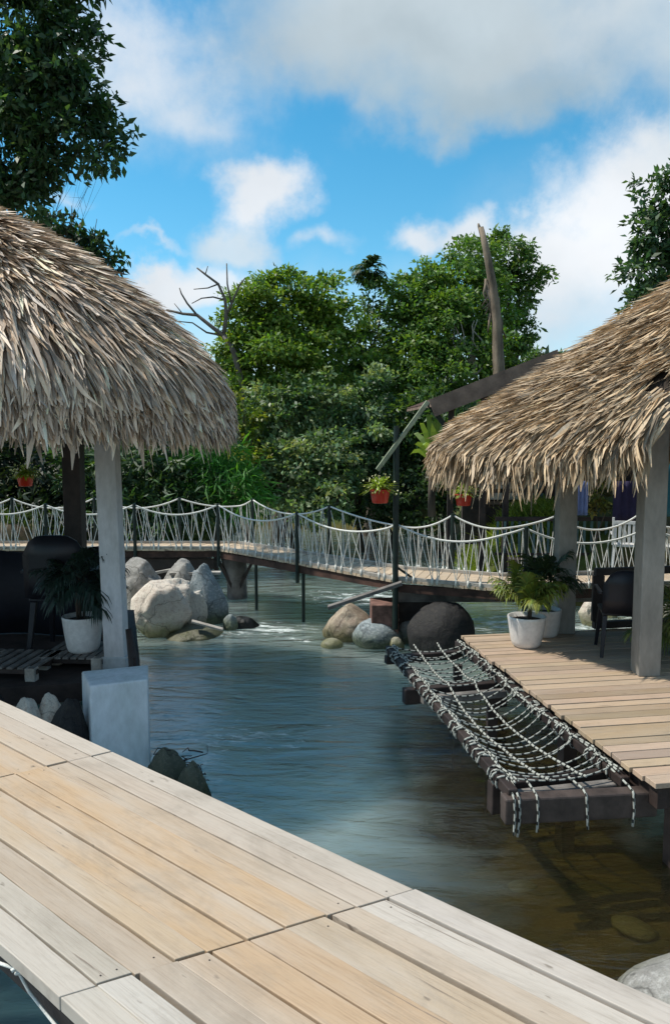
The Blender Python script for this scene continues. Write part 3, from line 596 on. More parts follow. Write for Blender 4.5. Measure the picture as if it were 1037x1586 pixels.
thatch(rh, 'thatch_roof', (6.2, 9.3, 6.5), eav, prof_right, 46000, M['straw2'], .026, .52, (.67, .52, .345), 23, .5, keepf, focus=(2.6, 5.0))
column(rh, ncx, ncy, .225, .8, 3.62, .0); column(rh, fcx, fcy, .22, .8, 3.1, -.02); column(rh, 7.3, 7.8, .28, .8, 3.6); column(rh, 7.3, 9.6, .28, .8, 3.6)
mb = MB().beam((fcx-.3, fcy, 3.16), (7.6, 9.55, 3.2), .12, .16).beam((ncx+.15, ncy, 3.2), (7.6, 7.8, 3.3), .1, .14)
mb.build('ring_beam', M['brownwood'], rh)
# low balustrade behind the deck
E0r = E0+dr*1.75
bs = thing('balustrade', (E0r[0], E0r[1], .8), 'low dark timber balustrade with square openings at the back of the right deck', 'balustrade')
for (a, b, z, h) in ((0, 5, .74, .09), (0, 5, .06, .09)):
    p, q = E0r+dr*a, E0r+dr*b; MB().beam((p[0], p[1], z+.8), (q[0], q[1], z+.8), .07, h).build('rail', M['darkwood'], bs)
for k in range(9):
    p = E0r+dr*(.05+k*.56); MB().box(p[0]-.07, p[0]+.07, p[1]-.03, p[1]+.03, .91, 1.49).build('baluster', M['darkwood'], bs)
pc = onz(951, 1012, .8); chair((pc[0]+.10, pc[1]+.05, .8), math.radians(168), 'black chair on the right deck between the two grey columns', 'black', 1.1)
# ------------------------------------------------------------------ rope net frame
k_ = 2.52/2.7; NZ = .68
def sc_(p): p = np.array(p); return np.array([p[0]*k_, p[1]*k_, NZ])
Lf0, Lf1 = sc_(onz(604, 1008, .5)), sc_(onz(790, 1226, .5)); Rt0, Rt1 = sc_(onz(712, 1000, .5)), sc_(onz(962, 1207, .5))
nt_ = thing('rope_net', (1.4, 7.3, NZ), 'sagging black and white rope net strung on a dark timber frame beside the right deck', 'rope net')
for a, b in ((Lf0, Lf1), (Rt0, Rt1)):
    d = unit(b-a); MB().beam(a-d*.1, b+d*.05, .075, .08).build('side_rail', M['darkwood'], nt_, bevel=.01)
def cross(ta, over0, over1, z, w_, h_, mk='darkwood'):
    a = Lf0+(Lf1-Lf0)*ta; b = Rt0+(Rt1-Rt0)*ta; d = unit(b-a); a = a-d*over0; b = b+d*over1; a[2] = b[2] = z
    MB().beam(a, b, w_, h_).build('cross_beam', M[mk], nt_, bevel=.012)
cross(.0, .06, .0, .575, .1, .1); cross(.335, .16, -.02, .56, .11, .16); cross(.40, .03, -.02, .59, .09, .08, 'greywood'); cross(.975, .02, .0, .57, .1, .11, 'greywood'); cross(.93, .06, .0, .52, .1, .24)
a = Lf1+unit(Lf1-Lf0)*.10; b = Rt1+unit(Rt1-Rt0)*.06+np.array([.09, -.0, 0])
fa, fb = onz(778, 1236, .66), onz(1012, 1224, .66); fa[2] = fb[2] = .58
MB().beam(fa, fb, .12, .19).build('front_beam', M['wetwood'], nt_, bevel=.014)
for (t, s) in ((.33, 1), (.02, 1)):
    a = Lf0+(Lf1-Lf0)*t; b = Rt0+(Rt1-Rt0)*t; p = a+(b-a)*(.06 if s == 0 else .94)
    MB().box(p[0]-.05, p[0]+.05, p[1]-.05, p[1]+.05, -1.0, .40 if .9 < t else .47).build('support_post', M['darkwood'], nt_)
def strope(mb, pts, rad=.0105, seg=.026):
    P = [np.array(p, float) for p in pts]; d = [0]
    for i in range(1, len(P)): d.append(d[-1]+np.linalg.norm(P[i]-P[i-1]))
    n = max(2, int(d[-1]/seg)); s = np.linspace(0, d[-1], n+1); Q = np.stack([np.interp(s, d, [p[k] for p in P]) for k in range(3)], -1)
    ph = rr.randint(0, 3); mb.tube(Q, rad, 6, stripe=lambda i, j: 0 if ((i+ph+(j//3)) % 3 != 0) else 1)
net = MB(); rr = random.Random(8); NL = 27
def npnt(s, t):      # s across 0..1, t along 0..1
    a = Lf0+(Lf1-Lf0)*t; b = Rt0+(Rt1-Rt0)*t; p = a+(b-a)*s; edge = max(0, math.sin(math.pi*min(1, max(0, t))))**.45
    seg_ = abs(math.sin(math.pi*(t/.36 if t < .36 else (t-.36)/.64)))**.6; p[2] = NZ+.055-(.06+.14*(seg_ if t > .36 else .55*seg_))*max(0,math.sin(math.pi*s))**.8*(.25+.75*edge); return p
for k in range(NL):
    t = .02+.95*k/(NL-1); j1, j2 = rr.uniform(-.022, .022), rr.uniform(-.022, .022)
    strope(net, [npnt(s, min(1, max(0, t+j1*(1-s)+j2*s+.018*math.sin(math.pi*s)))) for s in np.linspace(0, 1, 13)], .0075)
    for s in (0, 1):                                        # lashings round the rails
        for g_ in (-.012, .012) if k % 2 else (0,):
            p = npnt(s, t+(j1 if s == 0 else j2)); c = np.array([p[0], p[1]+g_*1.6, NZ]); loop = [c+np.array([math.cos(a)*.055*(1+.15*rr.random()), rr.uniform(-.012, .012), math.sin(a)*.058]) for a in np.linspace(0, 2*math.pi, 9)]
            strope(net, loop, .0085)
for s in (.035, .34, .66, .97):
    pts = [npnt(s+rr.uniform(-.012, .012)+.02*math.sin(t*9), t)+np.array([0, 0, .012]) for t in np.linspace(0, 1, 26)]
    if .1 < s < .9: strope(net, pts, .011)
    else: strope(net, pts, .009); strope(net, [p+np.array([.03*math.sin(i*2.1), .0, .012]) for i, p in enumerate(pts)], .008)
for px in (795, 803, 829, 907, 983):                        # tails hanging over the front beam
    x0 = onz(px, 1237 if px < 815 else 1232, .68); y0 = np.interp(x0[0], [fa[0], fb[0]], [fa[1], fb[1]])
    s = (px-790)/200; st_ = npnt(min(.97, max(.03, s)), .96)
    strope(net, [st_, (x0[0], y0+.03, .692), (x0[0], y0-.071, .688), (x0[0]+.008, y0-.075, .56), (x0[0]+rr.uniform(-.01, .02), y0-.078, .60-rr.uniform(.16, .2))], .009)
net.build('netting', [M['netrope'], M['blackrope']], nt_, smooth=True)
# ------------------------------------------------------------------ rope footbridge
NEAR = [(-9, 15.1), (-2.27, 15.1), (.86, 11.74), (2.34, 11.02), (4.98, 11.37), (9.5, 11.9)]
FAR = [(-9, 16.0), (-1.98, 15.95), (1.2, 12.75), (2.6, 12.1), (5, 12.4), (9.5, 12.9)]
fbz = 1.05
fb_ = thing('footbridge', (0, 13, 0), 'timber footbridge with white rope railings crossing the river', 'bridge')
mb = MB(); r = random.Random(4)
for i in range(5):
    n0, n1, f0_, f1_ = map(np.array, (NEAR[i], NEAR[i+1], FAR[i], FAR[i+1])); Ls = np.linalg.norm(n1-n0); nb = max(2, int(Ls/.15))
    for j in range(nb):
        g_ = .006/Ls; t0_, t1_ = j/nb+g_, (j+1)/nb-g_; q = [n0+(n1-n0)*t0_, n0+(n1-n0)*t1_, f0_+(f1_-f0_)*t1_, f0_+(f1_-f0_)*t0_]; k = r.uniform(.75, 1.1); dz = r.uniform(-.004, .004)
        mb.hexa([(p[0], p[1], fbz-.04+dz) for p in q], [(p[0], p[1], fbz+dz) for p in q], (.56*k, .44*k, .31*k), 0, (r.uniform(0, 50), r.uniform(0, 50), 0))
mb.build('decking', M['bridgewood'], fb_)
for poly in (NEAR, FAR):
    for i in range(5):
        s = .06 if poly is NEAR else -.06; (x0, y0), (x1, y1) = poly[i], poly[i+1]; L_ = math.hypot(x1-x0, y1-y0); ox, oy = -(y1-y0)/L_*s, (x1-x0)/L_*s
        MB().beam((x0+ox, y0+oy, fbz-.13), (x1+ox, y1+oy, fbz-.105), .07, .12).build('stringer', M['rust'], fb_)
        MB().beam((x0+ox*.6, y0+oy*.6, fbz+.025), (x1+ox*.6, y1+oy*.6, fbz+.025), .06, .048).build('kerb_board', M['palewood'], fb_)
MB().beam((-9, 15.25, fbz-.32), (-2.4, 15.25, fbz-.32), .09, .2).build('under_beam', M['darkwood'], fb_)
MB().beam((.9, 11.95, fbz-.30), (9.5, 12.0, fbz-.30), .09, .17).build('under_beam', M['greywood'], fb_)
def onpoly(poly, px):
    best = None
    for i in range(len(poly)-1):
        for t in np.linspace(0, 1, 400):
            p = np.array(poly[i])+(np.array(poly[i+1])-np.array(poly[i]))*t; e_ = abs(pxof((*p, 1.5))-px)
            if best is None or e_ < best[0]: best = (e_, i+t, p)
    return best[1], best[2]
def polyat(poly, s): i = min(int(s), len(poly)-2); t = s-i; return np.array(poly[i])+(np.array(poly[i+1])-np.array(poly[i]))*t
def railing(poly, pxs, hp, far):
    ss = [onpoly(poly, p)[0] for p in pxs]; ss[0] = max(0, ss[0]); rp = MB(); nt2 = MB(); r = random.Random(len(pxs)+int(far))
    tops = []
    for s, px in zip(ss, pxs):
        p = polyat(poly, s)
        if not (px == 612 and not far): MB().tube([(p[0], p[1], fbz-.35), (p[0], p[1], fbz+hp+.02)], .034, 8).build('railing_post', M['greenpost'], fb_)
        tops.append((p, s))
    for (p0, s0), (p1, s1) in zip(tops[:-1], tops[1:]):
        N = 18; ln = np.linalg.norm(p1-p0); sg = r.uniform(.17, .24) if ln < 3 else .27; top = []; bot = []
        for k in range(N+1):
            t = k/N; p = polyat(poly, s0+(s1-s0)*t); top.append(np.array([p[0], p[1], fbz+hp-4*sg*t*(1-t)])); bot.append(np.array([p[0], p[1], fbz+.05]))
        rp.tube(top, .0155, 6)
        m_ = max(4, int(ln/.20)); T = lambda x: np.array([np.interp(x*N, range(N+1), [q[c] for q in top]) for c in range(3)]); Bt = lambda x: np.array([np.interp(x*N, range(N+1), [q[c] for q in bot]) for c in range(3)])
        for k in range(m_):
            j = r.uniform(-.45, .45)/m_; a0, a1, a2 = (k+.0)/m_, (k+.55)/m_+j, (k+1.)/m_
            nt2.tube([T(min(1, max(0, a0+r.uniform(-.2, .2)/m_))), Bt(min(1, max(0, a1)))], .0065, 5, cap=False); nt2.tube([T(min(1, a2)), Bt(min(1, max(0, a1)))], .0065, 5, cap=False)
            if k % 2 == 0: nt2.tube([T(min(1, a1)), Bt(min(1, a2+.5/m_))], .0065, 5, cap=False)
            q = Bt(min(1, max(0, a1))); nt2.tube([q+np.array([0, 0, .03]), q-np.array([0, 0, .07])], .018, 6)
    rp.build('railing_rope', M['whiterope'], fb_, smooth=True); nt2.build('railing_net', M['whiterope'], fb_, smooth=True)
railing(NEAR, [-190, -60, 72, 208, 338, 460, 612, 813, 1005, 1200], .87, False)
railing(FAR, [-150, -110, 20, 147, 279, 391, 510, 700, 858, 985, 1150], .93, True)
# pier trunk, braces, thin poles
tp = ond(366, 955, 15.3); MB().tube([(tp[0]+.0, 15.45, -.9), (tp[0], 15.45, .35), (tp[0]-.06, 15.45, .88)], [.22, .2, .27], 12).build('pier', M['greywood'], fb_, smooth=True)
for (dx0, dx1) in ((.02, .42), (-.02, -.42)): MB().beam((tp[0]+dx0, 15.3, .15), (tp[0]+dx1, 15.3, .93), .06, .06).build('brace', M['darkwood'], fb_)
for px in (395, 469):
    s, p = onpoly(NEAR, px); MB().tube([(p[0], p[1]+.12, -.8), (p[0], p[1]+.12, .86)], .03, 8).build('support_pole', M['greenpost'], fb_)
pr = thing('bridge_pier', (1.6, 11.9, 0), 'dark red block pier wedged on boulders under the footbridge', 'pier')
MB().box(.56, .98, 11.72, 12.3, .12, .66).build('block', M['brick'], pr, bevel=.015); MB().box(1.0, 1.70, 11.95, 12.5, .50, .655).build('slab', M['darkwall'], pr, bevel=.01); MB().box(1.0, 1.5, 12.0, 12.4, -.6, .49).build('foot', M['darkwall'], pr)
# tall post with slanting pole and planter
s, p612 = onpoly(NEAR, 612)
tpst = thing('tall_post', (p612[0], p612[1]-.05, 0), 'tall dark green post with a slanting pale pole, rising at the bridge bend', 'post')
zt = ond(612, 660, p612[1])[2]
MB().tube([(p612[0], p612[1]-.05, .3), (p612[0], p612[1]-.05, zt)], .045, 10).build('post', M['greenpost'], tpst)
a, b = ond(584, 728, p612[1]-.12), ond(662, 622, p612[1]+.0); MB().beam(a, b, .05, .06).build('slanting_pole', M['bamboo'], tpst)
d2 = ond(640, 893, p612[1]); MB().beam((p612[0], p612[1]-.02, fbz+.22), (d2[0], d2[1], fbz+.02), .035, .035).build('brace', M['greenpost'], tpst)
bk_ = ond(588, 779, p612[1]-.2); basket(tuple(bk_), .145, tuple(ond(592, 716, p612[1]-.12)), 'red hanging pot of pale flowers beside the tall green post', 1)
bk_ = ond(717, 783, 14.75); basket(tuple(bk_), .16, (bk_[0], bk_[1], 3.95), 'red hanging pot beneath the tip of the golden thatch', 2)
bk_ = ond(40, 753, 11.2); basket(tuple(bk_), .115, (bk_[0], bk_[1], bk_[2]+1.25), 'red hanging pot under the grey thatch of the left hut', 3)
# ------------------------------------------------------------------ boulders
def boulder(c, rx, ry, rz_, mk, label, seed, rough=.18, name='boulder', rot=None, group=None, lv=5, power=1.0):
    import bmesh
    bm = bmesh.new(); bmesh.ops.create_icosphere(bm, subdivisions=lv, radius=1); off = Vector((seed*3.7, seed*1.3, -seed*2.1))
    rt = random.Random(seed); planes = [(Vector((rt.uniform(-1, 1), rt.uniform(-1, 1), rt.uniform(-.6, 1))).normalized(), rt.uniform(.5, .82) if rough > .25 else rt.uniform(.72, .95)) for _ in range(9 if rough > .25 else 6)]
    for v in bm.verts:
        q = v.co.normalized(); k = 1+rough*1.3*noise.noise(q*1.1+off)+rough*.5*noise.noise(q*2.6+off)+rough*.22*noise.noise(q*7+off)+rough*.10*noise.noise(q*16+off); p = q*k
        for n_, d_ in planes:                          # soft split faces
            e_ = p.dot(n_)-d_
            if e_ > 0: p -= n_*e_*.75*min(1, rough*5)
        v.co = (p.x*rx, p.y*ry, p.z*rz_)
    me = bpy.data.meshes.new(name); bm.to_mesh(me); bm.free(); me.materials.append(M[mk])
    for p in me.polygons: p.use_smooth = True
    o = bpy.data.objects.new(name, me); COL.objects.link(o); o.location = tuple(map(float, c)); o.rotation_euler = rot or (0, 0, seed)
    return tag(o, label, 'rock', group)
def bpx(x0, x1, y0, y1, Y, mk, label, seed, rough=.18, dep=.8, **kw):
    c = ond((x0+x1)/2, (y0+y1)/2, Y); s = Y/FPX; rx = (x1-x0)/2*s; rz_ = (y1-y0)/2*s; return boulder(c, rx, rx*dep, rz_, mk, label, seed, rough, rot=kw.pop('rot', (0, 0, 0)), **kw)
def wpx(x0, x1, y0, yb, mk, label, seed, rough=.18, dep=.8, **kw):      # a rock standing in the water, waterline at yb
    c = onz((x0+x1)/2, yb, 0); s = c[1]/FPX; rx = (x1-x0)/2*s; h = (yb-y0)*s; c[1] += rx*dep*.7; c[2] = h*.15
    return boulder(c, rx, rx*dep, h*.9, mk, label, seed, rough, rot=kw.pop('rot', (0, 0, 0)), **kw)
G1 = 'boulders under the left end of the bridge'; G2 = 'boulders under the bridge pier'
bpx(182, 296, 888, 1004, 12.6, 'r_cream', 'large cream angular boulder with reddish peak right of the hut column', 1, .34, .8, group=G1)
bpx(176, 262, 866, 990, 13.1, 'r_mid', 'grey-topped boulder behind the large cream boulder', 2, .2, group=G1)
bpx(248, 316, 868, 990, 13.5, 'r_mid', 'grey boulder under the white board, next to the pale pointed one', 3, .2, group=G1)
bpx(262, 328, 908, 990, 12.85, 'r_pale', 'tilted pale boulder leaning on the right of the large cream one', 4, .26, group=G1, rot=(0, .5, 0))
bpx(290, 352, 876, 996, 13.4, 'r_grey', 'pale pointed grey boulder nearest the wooden bridge pier', 5, .22, group=G1)
bpx(345, 405, 952, 998, 13.1, 'r_dark', 'low dark wet boulder at the foot of the wooden pier', 6, .15, group=G1)
bpx(344, 368, 952, 985, 12.85, 'r_grey', 'small whitish stone against the low dark wet boulder', 7, .15, group=G1)
bpx(250, 345, 968, 1004, 12.5, 'r_mid', 'flat grey ledge stone awash below the cream boulder', 8, .12, 1.0, group=G1)
bpx(500, 582, 936, 1012, 12.3, 'r_brown', 'rough tan speckled boulder under the slanting plank', 9, .16, group=G2)
bpx(545, 622, 957, 1014, 11.85, 'r_grey', 'smooth blue-grey boulder in front of the tan speckled one', 10, .07, group=G2, rot=(0, .08, 0))
bpx(580, 622, 946, 968, 12.1, 'r_pale', 'small oval cream stone on top of the blue-grey boulder', 11, .05, group=G2, rot=(0, .1, 0))
bpx(604, 640, 938, 990, 12.35, 'r_brown', 'small brown stone between the cream oval stone and the brick pier', 12, .1, group=G2)
bpx(608, 652, 955, 1012, 12.05, 'r_mid', 'grey tilted stone squeezed beside the black boulder', 13, .14, group=G2, rot=(0, .45, 0))
bpx(630, 737, 928, 1040, 11.35, 'r_dark', 'big rounded black wet boulder near the rope net', 14, .08, group=G2)
bpx(496, 532, 988, 1012, 11.75, 'r_pale', 'small flat pale stone awash before the tan speckled boulder', 15, .06, group=G2)
bpx(600, 626, 986, 1020, 11.6, 'r_pale', 'little pale stone between the blue-grey boulder and the net', 16, .08, group=G2)
boulder((2.34, 3.9, -.02), .92, .55, .46, 'r_mid', 'big speckled grey boulder at the end of the boardwalk', 17, .12, rot=(0, .05, .35))
G3 = 'stones under the left hut platform'
wpx(12, 66, 1076, 1190, 'r_cream', 'white-topped stone farthest left under the hut platform', 18, .12, group=G3); wpx(54, 100, 1072, 1180, 'r_cream', 'white-topped stone under the platform, just left of the dark rock', 19, .12, group=G3)
wpx(62, 138, 1084, 1200, 'r_dark', 'dark shaded rock beside the concrete block', 20, .2, group=G3); wpx(-80, 30, 1088, 1200, 'r_dark', 'dark rock under the platform, partly out of frame', 21, .2, group=G3)
wpx(222, 286, 1172, 1222, 'r_moss', 'mossy half-sunken rock tangled with twigs beside the concrete block', 22, .2); wpx(270, 322, 1186, 1242, 'r_moss', 'small sunken rock with rope fibres right of the mossy one', 23, .2)
G4 = 'stones on the shallow river bed'; rr = random.Random(6); lab4 = ['ochre', 'dull green', 'brown', 'yellowish', 'tan', 'grey-brown']
beds = [(980, 1432, .16, 'r_pale', 'yellowish stone glowing under water above the grey boulder'), (875, 1455, .2, 'r_brown', 'brown sunken stone near the boardwalk edge in the shallows'), (940, 1460, .22, 'r_brown', 'long brown sunken stone between the yellowish stone and the boardwalk'), (810, 1282, .13, 'r_pale', 'yellow stone just under the front beam of the net'), (1000, 1395, .25, 'r_mid', 'grey sunken stone close to the right picture edge'), (900, 1380, .24, 'r_mid', 'dim grey sunken stone in mid shallows'), (960, 1340, .26, 'r_brown', 'dark brown sunken stone below the deck corner'), (830, 1400, .2, 'r_mid', 'greenish sunken stone where the shallows turn blue')]
for i, (x, y, s, mk, lb) in enumerate([beds[0], beds[3]]):
    c = onz(x, y, -.15 if i != 1 else .0); zb = float(height(c[0], c[1])); c[2] = min(zb+.03, -.02-s*.4); boulder(c, s, s*.7, s*.28, mk, lb, 40+i, .1, group=G4, lv=3)
G5 = 'rocks in the rapids behind the right hut'
for i, (x0, x1, y0, y1, Y, mk, lb) in enumerate([(893, 925, 925, 975, 13.2, 'r_cream', 'pale ridged rock seen through the left balustrade opening'), (925, 960, 935, 985, 13.8, 'r_pale', 'white rock seen behind the black chair legs'), (1010, 1060, 930, 990, 13.5, 'r_mid', 'grey rock beyond the near grey column'), (850, 890, 935, 985, 14.2, 'r_mid', 'grey rock in the rapids behind the far grey column')]):
    bpx(x0, x1, y0, y1, Y, mk, lb, 60+i, .3, group=G5)
# twigs on the mossy rock
mb = MB(); r = random.Random(2)
for i in range(16):
    p = ond(r.uniform(236, 318), r.uniform(1164, 1215), 7.15+r.uniform(-.2, .15)); q = [p]; 
    for k in range(4): q.append(q[-1]+np.array([r.uniform(-.08, .13), r.uniform(-.05, .05), r.uniform(-.07, .05)]))
    q = [np.array([a[0], a[1], max(a[2], .02)]) for a in q]; mb.tube(q, [.008, .007, .006, .004, .003], 5)
tag(mb.build('driftwood', M['darkwood'], smooth=True), 'tangle of dark twigs caught on the mossy rock by the block', 'driftwood')
# loose boards
def board(x0, y0, x1, y1, Y0, Y1, w_, h_, mk, label):
    tag(MB().beam(ond(x0, y0, Y0), ond(x1, y1, Y1), w_, h_).build('board', M[mk], bevel=.004), label, 'board')
board(190, 897, 294, 877, 13.0, 14.0, .05, .045, 'palewood', 'long pale pole slanting above the large cream boulder')
board(263, 888, 342, 887, 13.4, 13.5, .16, .045, 'palewood', 'short white board laid flat on the grey boulders')
board(508, 941, 622, 903, 11.5, 11.45, .16, .05, 'greywood', 'dark weathered plank slanting from the bridge bend to the tan boulder')
board(297, 962, 345, 975, 12.25, 12.3, .14, .03, 'palewood', 'short pale board awash beside the low dark boulder')
# added dark wall standing in for the bank's shade below the left bridge
tag(MB().box(-9.5, -2.75, 16.5, 17.1, -.9, .93).build('shaded_bank_wall', M['darkwall'], bevel=.02), 'added dark wall standing in for the shaded bank beneath the left end of the bridge', 'wall')
# ------------------------------------------------------------------ house on the right bank
hs = thing('house', (5, 16.5, .8), 'brown open-sided timber house with sloping roof behind the golden thatch', 'house')
a0, a1 = ond(668, 630, 14.6), ond(866, 552, 14.6); b0, b1 = ond(650, 612, 18.6), ond(862, 556, 18.6)
b0 = a0+np.array([-.1, 4, .05]); b1 = a1+np.array([0, 4, .05])
MB().hexa([a0, a1, b1, b0], [p+np.array([0, 0, .05]) for p in (a0, a1, b1, b0)]).build('roof', M['roofsheet'], hs)
mb = MB()
for k in range(34):
    t = (k+.5)/34; p, q = a0+(a1-a0)*t, b0+(b1-b0)*t; mb.tube([p+np.array([0, .02, .055]), q+np.array([0, 0, .055])], .03, 5)
mb.build('roofing', M['rust'], hs)
dn = np.array([0, -.04, -.07]); MB().beam(a0+dn+np.array([0, 0, .04]), a1+dn+np.array([0, 0, .04]), .04, .33, up=(0, 0, 1)).build('fascia', M['roofsheet'], hs)
a2 = a1+np.array([4.5, 0, -1.2]); b2 = b1+np.array([4.5, 0, -1.2]); MB().hexa([a1, a2, b2, b1], [p+np.array([0, 0, .05]) for p in (a1, a2, b2, b1)]).build('roof', M['roofsheet'], hs)
MB().beam(ond(664, 626, 14.9), ond(702, 678, 14.9), .07, .09).build('bracket', M['greenpost'], hs)
for px, Y in ((697, 14.9), (747, 15.0), (783, 15.2)):
    x = (px-CX)/FPX*Y; zt_ = float(np.interp(x, [a0[0], a1[0]], [a0[2], a1[2]]))-.15; MB().box(x-.055, x+.055, Y-.05, Y+.05, .4, zt_).build('post', M['darkwood'], hs)
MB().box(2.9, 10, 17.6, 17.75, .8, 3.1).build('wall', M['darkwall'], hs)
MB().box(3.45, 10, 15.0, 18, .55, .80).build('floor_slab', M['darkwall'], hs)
for i, px in enumerate((770, 800, 832, 905, 940)):
    x = (px-CX)/FPX*17.5; wn = MB(); 
    for (x0, x1, z0, z1) in ((x-.24, x+.24, 2.55, 2.62), (x-.24, x+.24, 1.72, 1.79), (x-.24, x-.18, 1.79, 2.55), (x+.18, x+.24, 1.79, 2.55)): wn.box(x0, x1, 17.53, 17.6, z0, z1)
    f_ = wn.build('window', M['brownwood'], hs); pn = MB()
    for k in range(3): pn.box(x-.179, x+.179, 17.56, 17.585, 1.83+k*.25, 1.98+k*.25)
    pn.build('louvre', M['palewood'] if i < 2 else M['wallgreen'], f_)
# railing and counter on the terrace
mb = thing('terrace_railing', (4.2, 15.0, .8), 'dark slatted terrace railing before the timber house', 'railing')
MB().box(3.1, 7.5, 14.9, 14.96, 1.62, 1.70).build('rail', M['darkwood'], mb); MB().box(3.1, 7.5, 14.9, 14.96, .95, 1.0).build('rail', M['darkwood'], mb)
q = MB()
for x in np.arange(3.15, 7.5, .14): q.box(x-.02, x+.02, 14.91, 14.95, 1.0, 1.62)
q.build('balusters', M['wallgreen'], mb)
def cloth(x0, x1, y0, y1, Y, mk, label):
    a_, b_ = ond(x0, y0, Y), ond(x1, y1, Y); n = 10; vs = []
    for i in range(n+1):
        for j in range(7): vs.append((a_[0]+(b_[0]-a_[0])*i/n, Y+.03*math.sin(i*1.9+j*.2), a_[2]+(b_[2]-a_[2])*j/6))
    o = MB().add(vs, [(i*7+j, i*7+7+j, i*7+8+j, i*7+1+j) for i in range(n) for j in range(6)]).build('hanging_cloth', M[mk], smooth=True); s = o.modifiers.new('s', 'SOLIDIFY'); s.thickness = .01
    tag(o, label, 'cloth', 'cloths hung behind the right hut')
cloth(891, 909, 745, 798, 14.2, 'blue', 'pale blue cloth hanging right of the far grey column'); cloth(950, 985, 745, 806, 14.4, 'purple', 'dark purple cloth hanging left of the near grey column'); cloth(1022, 1075, 715, 800, 14.0, 'teal', 'teal tarpaulin hanging right of the near grey column')
ch = ond(968, 850, 14.2); chair((ch[0], 14.2, .82), math.pi*.9, 'white slatted chair on the far terrace beside the near grey column', 'white', 1.0, slats=True)
ch = ond(1050, 850, 14.0); chair((ch[0], 14.0, .82), math.pi*1.1, 'white slatted chair beyond the near grey column, at the picture edge', 'white', 1.0, slats=True)
# ------------------------------------------------------------------ vegetation
def leaves(name, cen, out_, size, asp, c0, jit, mk, parent=None, rs=None, hang=.25, flat=.5, loc=None):
    r = rs or rng; n = len(cen); d = unit(out_*.6+r.normal(0, .6, (n, 3))+np.array([0, 0, -hang])); up_ = unit(np.array([0, 0, 1.])*flat+r.normal(0, .55, (n, 3))+out_*.35)
    s = unit(np.cross(d, up_)); nn = np.cross(s, d); L = size*r.uniform(.6, 1.4, (n, 1)); W = L*asp*.5
    V = np.stack([cen, cen+d*L*.45+s*W+nn*L*.05, cen+d*L-nn*L*.12, cen+d*L*.45-s*W+nn*L*.05], 1); b = np.arange(n)*4
    return npmesh(name, V.reshape(-1, 3), np.stack([b, b+1, b+2, b+3], -1), np.repeat(c0, 4, 0), M[mk], parent, loc)
def crown_pts(blobs, per_m2, rs, clump=.34, nleaf=26, fill=.35):
    """blobs: (px, py, rx, ry, Y, dry) measured ellipses at their distance; returns leaf roots, outward directions, a value per clump"""
    cs = []; os_ = []; vs = []
    for (px, py, rx, ry, Y, *dp) in blobs:
        c = ond(px, py, Y); s = Y/FPX; R_ = np.array([rx*s, (dp[0] if dp else .8)*rx*s, ry*s]); area = 4*math.pi*((R_[0]*R_[1]*R_[2])**(2/3)); k = max(4, int(area*per_m2))
        d = unit(rs.normal(0, 1, (k, 3))); d[:, 1] = np.where(rs.random(k) < .65, -np.abs(d[:, 1]), d[:, 1]); rad = np.where(rs.random(k) < fill, rs.uniform(.35, .85, k), rs.uniform(.82, 1.06, k))
        ph = rs.uniform(0, 6, 6); rad = rad*(1+.16*np.sin(3.1*d[:, 0]+ph[0]+2.2*d[:, 2])+.14*np.sin(5.3*d[:, 2]+ph[1]+3*d[:, 1])+.08*np.sin(9*d[:, 0]+ph[2])); cc_ = c+d*R_*rad[:, None]; v = rs.uniform(.0, 1., k); nl = rs.integers(int(nleaf*.5), int(nleaf*1.4), k)
        cr = clump*rs.uniform(.6, 1.3, k); idx_ = np.repeat(np.arange(k), nl)
        p = cc_[idx_]+unit(rs.normal(0, 1, (len(idx_), 3)))*(cr[idx_]*rs.random(len(idx_))**.6)[:, None]*np.array([1, 1, .5])
        cs.append(p); os_.append(unit((p-cc_[idx_])+d[idx_]*cr[idx_][:, None]*.6)); vs.append(v[idx_])
    return np.concatenate(cs), np.concatenate(os_), np.concatenate(vs)
def tree(name, label, cat, blobs, base, per, size, tint, seed, clump=.34, nleaf=26, trunk=.2, bark='bark', group=None, mk='leaf', asp=.5, fill=.35, tint2=None, hang=.25, limb=1.):
    rs = np.random.default_rng(seed); base = np.array(base, float); root = thing(name, base, label, cat, group)
    p, o_, v = crown_pts(blobs, per, rs, clump, nleaf, fill); n = len(p); t1 = np.array(tint); t2 = np.array(tint2 if tint2 else (tint[0]*1.6, tint[1]*1.35, tint[2]*1.0))
    c = t1[None]+(t2-t1)[None]*(v[:, None]**2.2); c = c*rs.uniform(.6, 1.35, (n, 1)); c[:, 0] *= rs.uniform(.8, 1.25, n)
    leaves('crown', p, o_, size, asp, c, 0, mk, root, rs, hang)
    mb = MB(); r = random.Random(seed); cs = [ond(b[0], b[1], b[4]) for b in blobs]; top = np.mean(cs, 0); fork = base+(top-base)*.45; fork[0] += r.uniform(-.2, .2)
    mb.tube([base-np.array([0, 0, .3]), base+(fork-base)*.5+np.array([r.uniform(-.1, .1), 0, 0]), fork], [trunk*1.3, trunk, trunk*.8], 10)
    for c_ in cs:
        m_ = fork+(c_-fork)*.5+np.array([r.uniform(-.2, .2), r.uniform(-.2, .2), r.uniform(-.1, .3)]); mb.tube([fork, m_, c_], [trunk*.4*limb, trunk*.22*limb, trunk*.08*limb], 7)
        for k in range(4):
            e_ = c_+np.array([r.uniform(-1, 1), r.uniform(-1, .5), r.uniform(-.3, 1)])*.55; mb.tube([m_+(c_-m_)*r.uniform(.2, .9), (m_+e_)/2+np.array([0, 0, .15]), e_], [trunk*.16*limb, trunk*.1*limb, trunk*.04*limb], 5)
    mb.build('trunk', M[bark], root, smooth=True); return root
